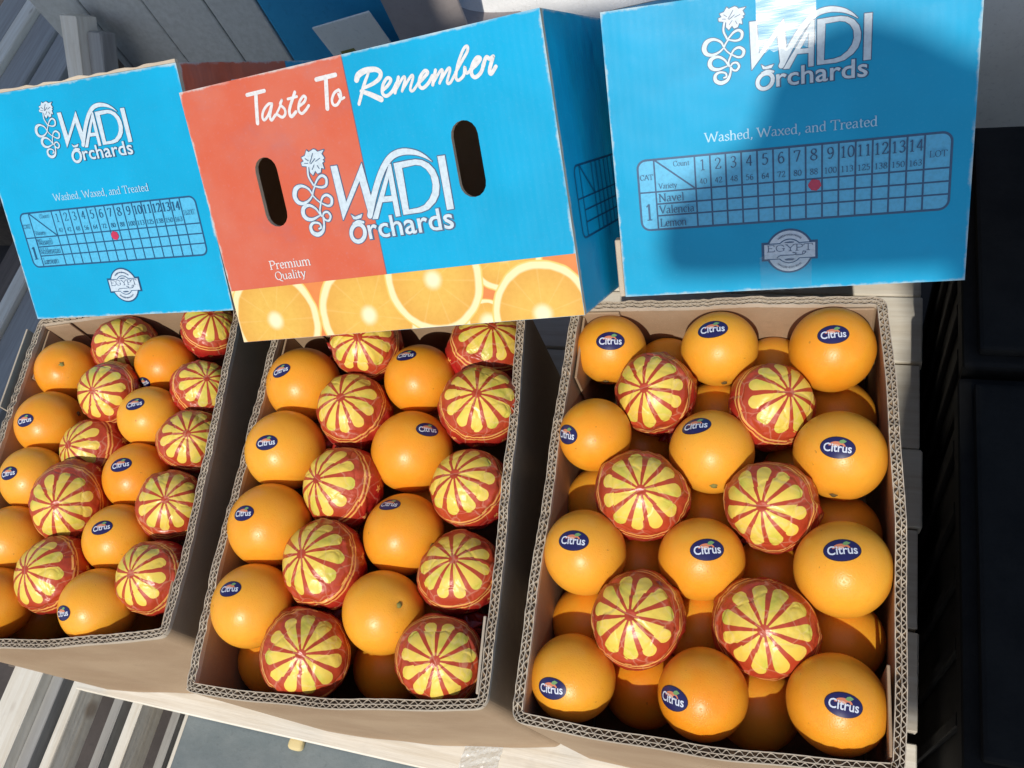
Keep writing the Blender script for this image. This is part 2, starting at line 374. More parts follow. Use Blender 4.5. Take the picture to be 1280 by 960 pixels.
def mat_orange():
    t = NT('orange_peel'); o = t.obj(); r = t.rand()
    big = t.noise(o, 28, 3, .55); patch = t.noise(o, 70, 3, .6)
    c = t.ramp(r, [(0, (.84, .35, .022)), (.35, (.86, .375, .032)), (.7, (.84, .31, .016)), (1, (.82, .265, .010))])
    c = t.mix(t.math('MULTIPLY', t.step(big, .35, .75), .45), c, (.80, .42, .04))
    c = t.mix(t.math('MULTIPLY', t.step(patch, .6, .8), .25), c, (.70, .20, .006))
    grn = t.step(t.noise(t.mapping(o, (1, 1, 1), (9, 4, 2)), 26, 3, .6), .62, .80)
    c = t.mix(t.math('MULTIPLY', grn, .22), c, (.60, .46, .05))
    pore = t.voro(o, 560)
    pm = t.math('SUBTRACT', 1.0, t.step(pore, .10, .42))
    c = t.mix(t.math('MULTIPLY', pm, .11), c, (.60, .16, .004))
    mark = t.step(t.noise(t.mapping(o, (1, 1, 1), (3, 1, 7)), 190, 2, .5), .735, .76)
    c = t.mix(t.math('MULTIPLY', mark, .5), c, (.30, .12, .02))
    nb = t.bump(t.math('SUBTRACT', 1.0, pm), .18, .0007); nb = t.bump(t.noise(o, 120, 2), .15, .0010, nb)
    rough = t.math('ADD', .29, t.math('MULTIPLY', patch, .14))
    t.b.inputs['Subsurface Radius'].default_value = (1.0, .45, .10)
    return t.set(color=c, rough=rough, normal=nb, spec=.40, sss=.30, sss_scale=.010)

def mat_wrap():
    """thin waxed tissue printed with a yellow citrus rosette about local +Z, two rings and small stars on red"""
    t = NT('printed_wrapping_tissue'); o = t.obj(); x, y, z = t.sep(t.vmath('NORMALIZE', o)); r = t.rand()
    wob = t.math('MULTIPLY', t.math('SUBTRACT', t.noise(o, 75, 3, .6), .5), .035)
    th = t.math('ADD', t.math('ARCCOSINE', z), wob)
    ph = t.math('ADD', t.math('ARCTAN2', y, x), t.math('MULTIPLY', t.math('SUBTRACT', t.noise(o, 60, 2, .5), .5), .10))
    cell = t.node('ShaderNodeTexVoronoi', feature='F1'); t._in(cell.inputs['Vector'], t.vmath('ADD', o, t.mapping(t.noise(o, 45, 2, .5, True), (.02, .02, .02)))); cell.inputs['Scale'].default_value = 34
    cr_, cg_, cb_ = t.sep(cell.outputs['Color'])
    th = t.math('ADD', th, t.math('MULTIPLY', t.math('SUBTRACT', cr_, .5), .050)); ph = t.math('ADD', ph, t.math('MULTIPLY', t.math('SUBTRACT', cg_, .5), .055))
    N = 11
    k = t.math('SUBTRACT', t.math('FRACT', t.math('ADD', t.math('MULTIPLY', ph, N / (2 * math.pi)), 20.0)), .5)
    lat = t.math('MULTIPLY', t.math('ABSOLUTE', k), t.math('MULTIPLY', t.math('SINE', th), 2 * math.pi / N))
    wide = t.math('SUBTRACT', t.math('MULTIPLY', t.math('SINE', th), .765 * math.pi / N), .014)      # wedge
    tc, rc = .82, .150
    cap = t.math('SQRT', t.math('MAXIMUM', t.math('SUBTRACT', rc * rc, t.math('POWER', t.math('MAXIMUM', t.math('SUBTRACT', th, tc), 0.0), 2)), 0.0))
    half = t.math('MINIMUM', wide, cap)
    petal = t.step(t.math('SUBTRACT', half, lat), -.006, .006)
    petal = t.math('MULTIPLY', petal, t.step(th, .105, .125))
    petal = t.math('MULTIPLY', petal, t.math('LESS_THAN', th, tc + rc + .02))
    yel = t.mix(t.step(t.noise(o, 34, 2, .5), .42, .66), (.78, .56, .085), (.58, .52, .07))
    yel = t.mix(t.math('MULTIPLY', t.step(t.noise(o, 120, 3), .5, .7), .3), yel, (.80, .60, .17))
    red = t.mix(t.noise(o, 40, 3, .6), (.38, .036, .014), (.50, .075, .024))
    red = t.mix(t.step(th, 1.0, 1.7), red, (.40, .016, .014))
    def ring(th0, w): return t.math('SUBTRACT', 1.0, t.step(t.math('ABSOLUTE', t.math('SUBTRACT', th, th0)), w, w + .010))
    rings = t.math('MAXIMUM', ring(1.185, .017), ring(1.285, .017))
    # stars
    M = 9
    ks = t.math('SUBTRACT', t.math('FRACT', t.math('ADD', t.math('MULTIPLY', ph, M / (2 * math.pi)), 20.37)), .5)
    sx = t.math('MULTIPLY', ks, t.math('MULTIPLY', t.math('SINE', th), 2 * math.pi / M)); sy = t.math('SUBTRACT', th, 1.62)
    sd = t.math('SQRT', t.math('ADD', t.math('POWER', sx, 2), t.math('POWER', sy, 2)))
    sa = t.math('ARCTAN2', sx, sy)
    pk = t.math('ABSOLUTE', t.math('SUBTRACT', t.math('FRACT', t.math('ADD', t.math('MULTIPLY', sa, 5 / (2 * math.pi)), 10.5)), .5))
    star = t.math('LESS_THAN', sd, t.math('ADD', .034, t.math('MULTIPLY', t.math('SUBTRACT', .5, t.math('MULTIPLY', pk, 2.0)), -.0) ))
    star = t.math('LESS_THAN', sd, t.math('SUBTRACT', .092, t.math('MULTIPLY', t.math('MULTIPLY', pk, 2.0), .062)))
    gold = t.math('MAXIMUM', rings, star)
    c = t.mix(gold, red, (.80, .40, .10)); c = t.mix(petal, c, yel)
    # creases lighten and darken the print a little
    cr = t.voro(t.vmath('ADD', o, t.mapping(t.noise(o, 60, 2, .5, True), (.012, .012, .012))), 42, 'DISTANCE_TO_EDGE')
    line = t.math('SUBTRACT', 1.0, t.step(cr, .0, .04))
    c = t.mix(t.math('MULTIPLY', line, .22), c, (.80, .55, .34))
    nz = t.noise(o, 190, 4, .65)
    ed = t.node('ShaderNodeTexVoronoi', feature='DISTANCE_TO_EDGE'); t._in(ed.inputs['Vector'], cell.inputs['Vector'].links[0].from_socket); ed.inputs['Scale'].default_value = 34
    nb = t.bump(t.step(ed.outputs[0], 0, .10), .38, .0012); nb = t.bump(cb_, .28, .0012, nb); nb = t.bump(t.step(cr, 0, .30), .22, .0016, nb); nb = t.bump(nz, .22, .0010, nb)
    rough = t.math('ADD', .27, t.math('MULTIPLY', nz, .16))
    return t.set(color=c, rough=rough, normal=nb, spec=.5)

def mat_wood(name, light=(.80, .76, .66), dark=(.64, .57, .45), grey=0.0, axis=0):
    t = NT(name); o = t.obj(); r = t.rand()
    sc = [90, 90, 90]; sc[axis] = 5
    off = t.vmath('ADD', o, t.node('ShaderNodeCombineXYZ').outputs[0])
    cx = t.node('ShaderNodeCombineXYZ'); t._in(cx.inputs[0], t.math('MULTIPLY', r, 7.0)); t._in(cx.inputs[1], t.math('MULTIPLY', r, 3.0))
    p = t.vmath('ADD', o, cx.outputs[0])
    g = t.noise(t.mapping(p, tuple(sc)), 1.0, 5, .65)
    sw = [14, 14, 14]; sw[axis] = 1.6
    g2 = t.noise(t.mapping(p, tuple(sw)), 1.0, 3, .6)
    knot = t.voro(t.mapping(p, (5, 9, 5) if axis == 0 else (9, 5, 5)), 1.0)
    c = t.mix(t.step(g, .3, .75), light, dark)
    c = t.mix(t.math('MULTIPLY', t.step(g2, .4, .7), .35), c, tuple(x * .9 for x in light))
    c = t.mix(t.math('MULTIPLY', t.math('SUBTRACT', 1.0, t.step(knot, .03, .09)), .6), c, (.20, .11, .06))
    dirt = t.noise(o, 12, 4, .7)
    c = t.mix(t.math('MULTIPLY', t.step(dirt, .55, .75), .22), c, (.34, .31, .27))
    if grey: c = t.mix(grey, c, (.25, .27, .28))
    c = t.mix(t.math('MULTIPLY', r, .14), c, (.40, .35, .28))
    nb = t.bump(g, .5, .0016); nb = t.bump(dirt, .3, .003, nb)
    return t.set(color=c, rough=.72, normal=nb, spec=.3)

M = {}
M['kraft'] = mat_kraft('kraft_board')
M['kraft_edge'] = mat_kraft('kraft_cut_edge', (.56, .48, .37), (.44, .36, .27))
M['kraft_core'] = mat_kraft('kraft_flute_core', (.20, .13, .075), (.12, .075, .04))
M['white'] = mat_ink('white_ink', WHITE_INK)
M['cream'] = mat_ink('cream_white_ink', (.66, .65, .64))
M['pale'] = mat_ink('pale_blue_ink', (.36, .60, .74))
M['navy'] = mat_ink('navy_ink', (.006, .075, .175))
M['dark_rule'] = mat_ink('dark_outline_ink', (.055, .105, .19))
M['cell'] = mat_ink('table_tint_ink', (.070, .42, .66))
M['dot'] = mat_ink('red_marker', (.48, .022, .075))
M['stamp'] = mat_ink('stamp_grey_ink', (.50, .60, .68))
M['slices'] = mat_citrus_band()
M['peel'] = mat_orange(); M['wrap'] = mat_wrap()
M['calyx'] = mat_flat('dried_green_calyx', (.22, .20, .045), .8)
M['calyx_dark'] = mat_flat('brown_stem_scar', (.12, .075, .02), .85)
M['sticker'] = mat_flat('navy_sticker_film', (.018, .016, .085), .3)
M['sticker_rim'] = mat_flat('black_sticker_rim', (.03, .016, .03), .35)
M['sticker_white'] = mat_flat('white_sticker_print', (.62, .65, .72), .35)
M['sticker_orange'] = mat_flat('salmon_sticker_print', (.62, .20, .10), .35)
M['sticker_green'] = mat_flat('green_sticker_print', (.17, .32, .12), .35)
M['wood'] = mat_wood('pale_pine'); M['wood_y'] = mat_wood('pale_pine_cross', axis=1)
M['wood_grey'] = mat_wood('weathered_grey_pine', (.36, .36, .34), (.26, .25, .24), axis=1)
M['wood_dark'] = mat_wood('dark_damp_timber', (.16, .125, .10), (.09, .07, .055), axis=1)
def mat_speckle(name, a, b, sc=14, rough=.8, bump=.3):
    t = NT(name); o = t.obj(); n = t.noise(o, sc, 5, .65); n2 = t.noise(o, sc * 14, 3, .6)
    c = t.mix(t.step(n, .3, .7), a, b); c = t.mix(t.math('MULTIPLY', t.step(n2, .55, .75), .3), c, tuple(x * .6 for x in a))
    return t.set(color=c, rough=rough, normal=t.bump(n2, bump, .002))
M['ground'] = mat_speckle('dark_dusty_ground', (.050, .042, .038), (.085, .070, .062), 5)
M['sheet'] = mat_speckle('blue_grey_sheet', (.135, .165, .170), (.20, .225, .225), 9, .6)
M['black'] = mat_speckle('black_crate_plastic', (.007, .007, .007), (.012, .012, .0115), 20, .75, .15); M['black'].node_tree.nodes['Principled BSDF'].inputs['Specular IOR Level'].default_value = .12
M['bluewall'] = mat_wood('blue_grey_planks', (.50, .52, .50), (.40, .41, .39), axis=1)
M['blueback'] = mat_speckle('dull_blue_board', (.012, .24, .46), (.02, .28, .52), 7, .5)
M['card'] = mat_speckle('pale_card', (.72, .72, .66), (.80, .80, .74), 12, .7, .1)
M['grey_card'] = mat_speckle('grey_brown_board', (.30, .265, .255), (.36, .32, .31), 10, .8)
M['film'] = mat_speckle('white_plastic_film', (.78, .79, .79), (.85, .86, .86), 16, .35, .4)
M['greenish'] = mat_speckle('grey_green_tarpaulin', (.22, .27, .255), (.28, .33, .31), 8, .6, .4)
t = NT('clear_tape'); n = t.noise(t.mapping(t.obj(), (25, 160, 60)), 1, 3, .6)
gl = t.node('ShaderNodeBsdfGlossy'); gl.inputs['Roughness'].default_value = .30; t._in(gl.inputs['Normal'], t.bump(n, .14, .0012))
tr = t.node('ShaderNodeBsdfTransparent'); tr.inputs[0].default_value = (.94, .96, .96, 1)
mx = t.node('ShaderNodeMixShader'); mx.inputs[0].default_value = .10; t.l.new(tr.outputs[0], mx.inputs[1]); t.l.new(gl.outputs[0], mx.inputs[2])
t.l.new(mx.outputs[0], t.n['Material Output'].inputs[0]); M['tape'] = t.m
M['tape_thin'] = M['tape'].copy(); [setattr(x.inputs[0], 'default_value', .035) for x in M['tape_thin'].node_tree.nodes if x.type == 'MIX_SHADER']
M['sun_blocker'] = mat_speckle('blocker_sheet', (.30, .27, .22), (.36, .32, .27), 6)  # surface of the added, unseen sun blockers
M['scrap'] = mat_flat('yellow_paper', (.62, .50, .25), .8)
M['clear'] = mat_flat('clear_crumpled_film', (.72, .74, .72), .12, alpha=.38, spec=.8)

# ------------------------------------------------------------------ ground and pallets
DU = Vector((.9157, -.4020, 0)).normalized(); DV = Vector((-DU.y, DU.x, 0)); DZ = Vector((0, 0, 1))
DECK_Z = -0.28
def deck(u, v, z): return DU * u + DV * v + DZ * z
def dframe(u=0, v=0, z=0): return frame(deck(u, v, z), DU, DV, DZ)

me = mesh('ground', [(-60, -60, 0), (60, -60, 0), (60, 60, 0), (-60, 60, 0)], [(0, 1, 2, 3)], M['ground'])
tag(obj('ground', me, None, Matrix.Translation((0, 0, -.66))), kind='structure')

pal = empty('pallet', dframe(0, 0, DECK_Z), 'pale wooden pallet deck carrying the three open cartons of oranges', 'pallet')
v = -.012; i = 0
while v < 1.0:
    w = .122 if i == 0 else random.choice((.095, .1, .11))
    gap = .012 if i == 0 else .003
    o = box('deck_board', (-.838 + random.uniform(-.006, .004), v, -.02), (.198 + random.uniform(-.004, .001), v + w, 0 if i == 0 else random.uniform(-.002, 0)), M['wood'], pal, bev=.0015, jit=.0008)
    if i == 0:
        for (nu, nv) in ((-.60, .05), (-.335, .03), (-.30, .075), (-.115, .02), (.02, .055), (.145, .06), (-.47, .09)):
            me = mesh('nail', [(math.cos(a) * .004, math.sin(a) * .004, .0006) for a in np.linspace(0, 6.283, 11)[:-1]], [tuple(range(10))], M['calyx_dark'])
            obj('nail', me, o, Matrix.Translation((nu, nv, 0)))
    if .55 < v < .72:
        for (nu, nv) in ((.150, v + .02), (.158, v + .036), (.152, v + .07), (-.3, v + .04)):
            me = mesh('nail', [(math.cos(a) * .0042, math.sin(a) * .0042, .0009) for a in np.linspace(0, 6.283, 11)[:-1]], [tuple(range(10))], M['calyx_dark'])
            obj('nail', me, o, Matrix.Translation((nu, nv, 0)))
    v += w + gap; i += 1
for u in (-.80, -.32, .14):
    box('stringer', (u - .04, .03, -.12), (u + .04, .98, -.0205), M['wood_y'], pal, bev=.002)
for u in (-.80, -.32, .14):
    box('foot_board', (u - .05, .02, -.375), (u + .05, .99, -.1205), M['wood_dark'], pal, bev=.002)

# battens of the pallet in front and to the left, standing lower than the deck
lowp = empty('batten_pallet', dframe(-.85, -.1, -.36), 'low pallet of thin battens at the lower left below the deck', 'pallet')
for u0, u1, z0, z1, m in ((-1.04, -.985, -.045, 0, 'wood_y'), (-.984, -.962, -.06, -.02, 'wood_grey'),
                          (-.923, -.905, -.05, 0, 'wood_y'), (-.884, -.868, -.09, -.05, 'wood_grey'),
                          (-.809, -.791, -.05, 0, 'wood_y'), (-.776, -.762, -.09, -.05, 'wood_grey'),
                          (-.717, -.703, -.05, 0, 'wood_y')):
    box('batten', (u0 + .85, -.55, z0), (u1 + .85, .16, z1), M[m], lowp, bev=.0015, jit=.0006)
for vv in (-.5, .1): box('cross_board', (-.30, vv, -.30), (.16, vv + .05, -.0902), M['wood_dark'], lowp, bev=.0015)
sh = box('sheet_board', (-.672, -.55, -.30), (.17, .0, 0), M['sheet'], None, dframe(0, .02, -.3045), bev=.003)
tag(sh, 'blue-grey board lying below the front edge of the deck', 'board')

leftp = empty('side_pallet', dframe(-1.5, .7, -.36), 'weathered pallet standing to the left of the left carton', 'pallet')
for u0, u1, z0, z1, m in ((-1.452, -1.418, -.03, .012, 'wood_y'), (-1.416, -1.325, -.03, 0, 'wood_grey'), (-1.315, -1.21, -.05, -.02, 'wood_grey'),
                          (-1.60, -1.50, -.08, -.05, 'wood_dark'), (-1.93, -1.875, -.03, .012, 'wood_y'), (-1.872, -1.78, -.03, -.002, 'wood_grey'), (-1.775, -1.68, -.04, -.01, 'wood_grey'), (-2.08, -1.99, -.05, -.02, 'wood_grey')):
    box('long_board', (u0 + 1.5, -.55, z0), (u1 + 1.5, 1.5, z1), M[m], leftp, bev=.002, jit=.001)
for vv in (-.4, .3, 1.2): box('bearer', (-.6, vv, -.30), (.32, vv + .08, -.0812), M['wood_dark'], leftp, bev=.002)

def scrap(name, u, v, z, w, h, d, seed, mat, label, cat):
    V, F = crumple(28, 16, w, h, d, seed, .06)
    tag(obj(name, mesh(name, V, F, mat), None, dframe(u, v, z)), label, cat)
# ------------------------------------------------------------------ background behind the lids
fence = empty('plank_panel', dframe(-1.0, 1.1, -.66), 'blue-grey plank panel standing behind the left blue lid', 'wooden panel')
for u0, u1 in ((-1.34, -1.235), (-1.232, -1.10), (-1.098, -.975), (-.972, -.874)):
    box('plank', (u0 + 1.0, 0, 0), (u1 + 1.0, .022 + random.uniform(-.003, .003), 1.0), M['bluewall'], fence, bev=.002)
for z in (.25, .75): box('rail', (-.33, .0262, z), (.12, .05, z + .08), M['wood_grey'], fence, bev=.002)
blk = empty('timber_offcut', dframe(-1.24, 1.0, -.14) @ Matrix.Rotation(R_(-14), 4, 'Z') @ Matrix.Rotation(R_(48), 4, 'X'), 'short pale timber offcut leaning at the plank panel, upper left', 'timber block')
box('block', (-.022, -.05, -.02), (.022, .11, .022), M['wood_y'], blk, bev=.002, jit=.002)
box('block', (.024, -.055, -.03), (.06, .085, .004), M['wood_grey'], blk, bev=.002, jit=.002)
pst = box('timber_post', (-.04, -.04, 0), (.04, .04, .52), M['wood_dark'], None, dframe(-1.24, 1.02, -.66), bev=.003)
tag(pst, 'dark timber post carrying the pale offcut beside the plank panel', 'post')

bb = empty('blue_crate', dframe(-.72, 1.2, -.66), 'dull blue crate standing behind the middle lid', 'crate')
box('body', (-.15, -.10, 0), (.17, .18, .62), M['blueback'], bb, bev=.006, seg=2)
box('rim', (-.155, -.105, .6202), (.175, .185, .66), M['blueback'], bb, bev=.006, seg=2)
box('rib', (-.13, -.108, .30), (.15, -.1002, .33), M['blueback'], bb, bev=.002)
lb = empty('card_sheet', dframe(-.70, 1.055, -.18) @ Matrix.Rotation(R_(90), 4, 'X') @ Matrix.Rotation(R_(10), 4, 'Z'), 'pale printed card sheet propped on the blue crate behind the middle lid', 'card')
box('sheet', (-.045, -.10, 0), (.075, .07, .004), M['card'], lb, bev=.001)
box('printed_mark', (-.025, .0, .0042), (.004, .014, .0046), M['calyx'], lb, bev=0)
box('printed_mark', (.012, -.008, .0042), (.05, .004, .0046), mat_flat('yellow_print', (.65, .50, .08)), lb, bev=0)
fl = empty('grey_carton', dframe(-.52, 1.12, -.66) @ Matrix.Rotation(R_(-8), 4, 'Z'), 'grey-brown carton with a raised flap behind the middle lid', 'carton')
box('body', (-.06, -.08, 0), (.12, .2, .50), M['grey_card'], fl, bev=.003)
box('flap', (-.061, -.10, .502), (.075, -.094, .74), M['grey_card'], fl, bev=.001)

# crumpled white film bag
def crumple(nx, ny, w, h, d, seed, amp):
    rg = np.random.default_rng(seed); V = []; F = []
    pl = [(rg.normal(size=3), rg.uniform(-.6, .6), rg.uniform(.3, 1)) for _ in range(26)]
    for j in range(ny + 1):
        for i in range(nx + 1):
            a = 2 * math.pi * i / nx; t = math.pi * j / ny
            n = np.array([math.sin(t) * math.cos(a), math.sin(t) * math.sin(a), math.cos(t)])
            r = 1 + amp * sum(k * abs(n @ q / np.linalg.norm(q) - c) * (1 if m % 2 else -1) for m, (q, c, k) in enumerate(pl))
            p = np.sign(n) * np.abs(n) ** .7 * r
            V.append((p[0] * w, p[1] * d, p[2] * h))
    for j in range(ny):
        for i in range(nx):
            a = j * (nx + 1) + i; F.append((a, a + nx + 1, a + nx + 2, a + 1))
    return V, F
V, F = crumple(90, 60, .20, .26, .14, 5, .045)
bag = obj('plastic_sack', mesh('plastic_sack', V, F, M['film']), None, dframe(-.40, 1.22, -.33))
tag(bag, 'crumpled white plastic sack behind the right end of the middle lid', 'sack')

rgf = np.random.default_rng(12); nx, ny = 16, 30; V = []; F = []
for j in range(ny + 1):
    for i in range(nx + 1):
        V.append((-.022 + .044 * i / nx + rgf.uniform(-.0006, .0006), -.012 + .085 * j / ny, .0016 + .0022 * abs(math.sin(i * 1.1 + j * .35)) * abs(math.cos(j * .8 - i * .4)) + rgf.uniform(0, .0012)))
for j in range(ny):
    for i in range(nx): a = j * (nx + 1) + i; F.append((a, a + 1, a + nx + 2, a + nx + 1))
tag(obj('film_strip', mesh('film_strip', V, F, M['clear']), None, dframe(-.255, 0, DECK_Z) @ Matrix.Rotation(R_(-6), 4, 'Z')), 'crumpled strip of clear tape on the front deck board below the middle carton', 'tape')
scrap('paper_scrap', -.50, -.016, -.30, .010, .007, .008, 11, M['scrap'], 'small torn yellow scrap at the front edge of the deck', 'scrap')
# right: black crates, pale box, tarpaulin
def crate(u0, u1, v0, v1, z1, label):
    c = empty('black_crate', dframe((u0 + u1) / 2, (v0 + v1) / 2, -.66), label, 'crate', 'black crates beside the pallet')
    a, b, h = (u1 - u0) / 2, (v1 - v0) / 2, z1 + .66
    box('body', (-a + .008, -b + .008, 0), (a - .008, b - .008, h - .045), M['black'], c, bev=.006, seg=2)
    box('rim', (-a, -b, h - .0445), (a, b, h - .012), M['black'], c, bev=.005, seg=2)
    box('lid', (-a + .012, -b + .012, h - .0118), (a - .012, b - .012, h), M['black'], c, bev=.004, seg=2)
    for k in range(-2, 3):
        box('rib', (-a + .002, k * b * .36 - .006, .05), (-a + .0078, k * b * .36 + .006, h - .06), M['black'], c, bev=.001)
crate(.206, .62, .066, .418, -.06, 'black crate at the right edge beside the front of the right carton')
crate(.209, .62, .424, .72, -.05, 'black crate at the right edge behind the other black crate')
pb = empty('pale_box', dframe(.40, 1.05, -.66), 'pale grey box in the shade right of the right blue lid', 'box')
box('body', (-.16, -.04, 0), (-.055, .2, .62), M['card'], pb, bev=.004, seg=2)
box('lid', (-.164, -.044, .6204), (-.051, .204, .65), M['card'], pb, bev=.004, seg=2)
tp_v = []; nx, ny = 30, 24
for j in range(ny + 1):
    for i in range(nx + 1):
        x = i / nx; y = j / ny
        tp_v.append((x * .6, .04 * math.sin(9 * x + 3 * y) * (1 - .4 * y) + .02 * math.sin(23 * x + 5 * y), y * .9))
nb_ = len(tp_v); tp_v += [(a, b + .003, c) for a, b, c in tp_v]
tp_f = []
for j in range(ny):
    for i in range(nx):
        a = j * (nx + 1) + i; q = (a, a + 1, a + nx + 2, a + nx + 1); tp_f.append(q); tp_f.append(tuple(k + nb_ for k in q[::-1]))
tarp = obj('tarpaulin', mesh('tarpaulin', tp_v, tp_f, M['greenish'], True), None, dframe(.352, 1.0, -.66))
tag(tarp, 'grey-green tarpaulin hanging at the upper right edge', 'tarpaulin')

# ------------------------------------------------------------------ added sun blockers behind the viewer, shaped for the shade they cast
e1 = DZ.cross(SUN).normalized(); e2 = SUN.cross(e1)
def shade(name, pts, dist, label, cat):
    V = [e1 * a + e2 * b + SUN * dist for a, b in pts]; n = len(V)
    V2 = [p + SUN * .012 for p in V]
    tri = tessellate_polygon([[Vector((a, b, 0)) for a, b in pts]])
    F = [tuple(t) for t in tri] + [tuple(i + n for i in t[::-1]) for t in tri] + [(i, (i + 1) % n, (i + 1) % n + n, i + n) for i in range(n)]
    return tag(obj(name, mesh(name, V + V2, F, M['sun_blocker'])), label, cat)
edge = []
for (o_, r_, h_), w_ in ((LID_LEFT, .306), (LID_MID, .398), (LID_RIGHT, .306)):
    r_ = np.array(r_).reshape(3, 3)
    for x_ in (0, w_):
        p_ = Vector(o_) + Vector(r_[:, 0]) * x_ + Vector(r_[:, 1]) * (h_ + .022); edge.append((p_.dot(e1), p_.dot(e2)))
edge = sorted(edge); edge = [(-2.3, -.06), (edge[0][0] - .16, .0), (edge[0][0] - .09, edge[0][1] + .02)] + edge + [(edge[-1][0] + .03, edge[-1][1] - .16), (1.4, edge[-1][1] - .3)]
shade('sun_blocker', edge + [(1.4, 1.45), (.02, 1.45), (.0, .69), (-.37, .70), (-.40, 1.45), (-2.3, 1.45)], 3.0, 'added out-of-frame sun blocker behind the viewer, shading the background', 'sun_blocker')  # added to keep sun off the background; notch lets it reach the sack
lo, lr, lh = LID_RIGHT
lrm = np.array(lr).reshape(3, 3)
def on_right(x, y):
    p = Vector(lo) + Vector(lrm[:, 0]) * x * .001 + Vector(lrm[:, 1]) * y * .001
    return (p.dot(e1), p.dot(e2))
blob = [on_right(x, y) for x, y in catmull([(900, 130), (420, 150), (340, 178), (302, 192), (266, 214), (230, 230), (205, 234), (180, 226), (158, 206), (140, 186), (131, 158), (119, 138), (84, 117), (50, 92), (38, 56), (40, 28), (62, 16), (166, 12), (290, 10)], 4)]
def on_deck(u, v): p = deck(u, v, DECK_Z); return (p.dot(e1), p.dot(e2))
blob += [on_deck(.188, .60), on_deck(.165, .50), on_deck(.150, .30), on_deck(.145, .128), on_deck(.9, .128)]
shade('lid_shadow_blocker', blob, 2.7, 'added out-of-frame sun blocker shaped to shadow the right lid and deck edge', 'blocker_sheet')  # added blocker, outline drawn from the shadow wanted on lid and deck

# ------------------------------------------------------------------ open cartons
TRAY_H = .28; RIM = .006; TH = .0088
def perimeter(W, D, r, bow, step=.002):
    """closed outline of the carton seen from above, starting mid-corner front-left, sides bowed out by bow (F,R,B,L)"""
    hw, hd = W / 2, D / 2; segs = []
    def side(p, q, nrm, b):
        L = math.dist(p, q); n = max(2, int(L / step)); out = []
        for i in range(n + 1):
            t = i / n; s = b * (1 - (2 * t - 1) ** 2) + .0007 * math.sin(t * 17 + b * 900)* math.sin(math.pi * t)
            out.append((p[0] + (q[0] - p[0]) * t + nrm[0] * s, p[1] + (q[1] - p[1]) * t + nrm[1] * s))
        return out
    def arc(c, a0, a1):
        n = 8; return [(c[0] + r * math.cos(a0 + (a1 - a0) * i / n), c[1] + r * math.sin(a0 + (a1 - a0) * i / n)) for i in range(n + 1)]
    h = math.pi / 2
    A = [arc((-hw + r, -hd + r), math.pi, 1.5 * math.pi), arc((hw - r, -hd + r), 1.5 * math.pi, 2 * math.pi), arc((hw - r, hd - r), 0, h), arc((-hw + r, hd - r), h, math.pi)]
    S = [side((-hw + r, -hd), (hw - r, -hd), (0, -1), bow[0]), side((hw, -hd + r), (hw, hd - r), (1, 0), bow[1]), side((hw - r, hd), (-hw + r, hd), (0, 1), bow[2]), side((-hw, hd - r), (-hw, -hd + r), (-1, 0), bow[3])]
    walls = []
    for k in range(4):
        a = A[k][4:]; b = A[(k + 1) % 4][:5]
        P = a[:-1] + S[k] + b[1:]; walls.append(np.array(P))
    return walls
def nrm2(P):
    T = np.gradient(P, axis=0); T /= np.hypot(T[:, 0], T[:, 1])[:, None]; return np.c_[T[:, 1], -T[:, 0]]       # outward for ccw
def strip(P, N, o0, o1, z0, z1):
    """a thin upright band between offsets o0 (outer) and o1 (inner, negative), heights z0..z1 (arrays ok)"""
    n = len(P); z0 = np.broadcast_to(z0, n); z1 = np.broadcast_to(z1, n); o0 = np.broadcast_to(o0, n); o1 = np.broadcast_to(o1, n)
    A = P + N * o0[:, None]; B = P + N * o1[:, None]
    V = np.concatenate([np.c_[A, z0], np.c_[A, z1], np.c_[B, z1], np.c_[B, z0]]); F = []
    for i in range(n - 1):
        for a, b in ((0, 1), (1, 2), (2, 3)):
            F.append((a * n + i, a * n + i + 1, b * n + i + 1, b * n + i))
    F.append((0, n, 2 * n, 3 * n)); F.append((n - 1, 4 * n - 1, 3 * n - 1, 2 * n - 1))
    return V, F
def joinvf(parts):
    V = []; F = []; b = 0
    for v, f in parts:
        V.append(v); F += [tuple(i + b for i in q) for q in f]; b += len(v)
    return np.concatenate(V), F
def resample(P, ds):
    L = np.r_[0, np.cumsum(np.hypot(*np.diff(P, axis=0).T))]; s = np.arange(0, L[-1], ds)
    return np.c_[np.interp(s, L, P[:, 0]), np.interp(s, L, P[:, 1])], s
CART = {'R': ((.005, .007, .001, .002), 'right-hand'), 'M': ((.006, .003, .001, .003), 'middle'), 'L': ((.006, .006, .001, .002), 'left-hand')}
TFRAME = {}
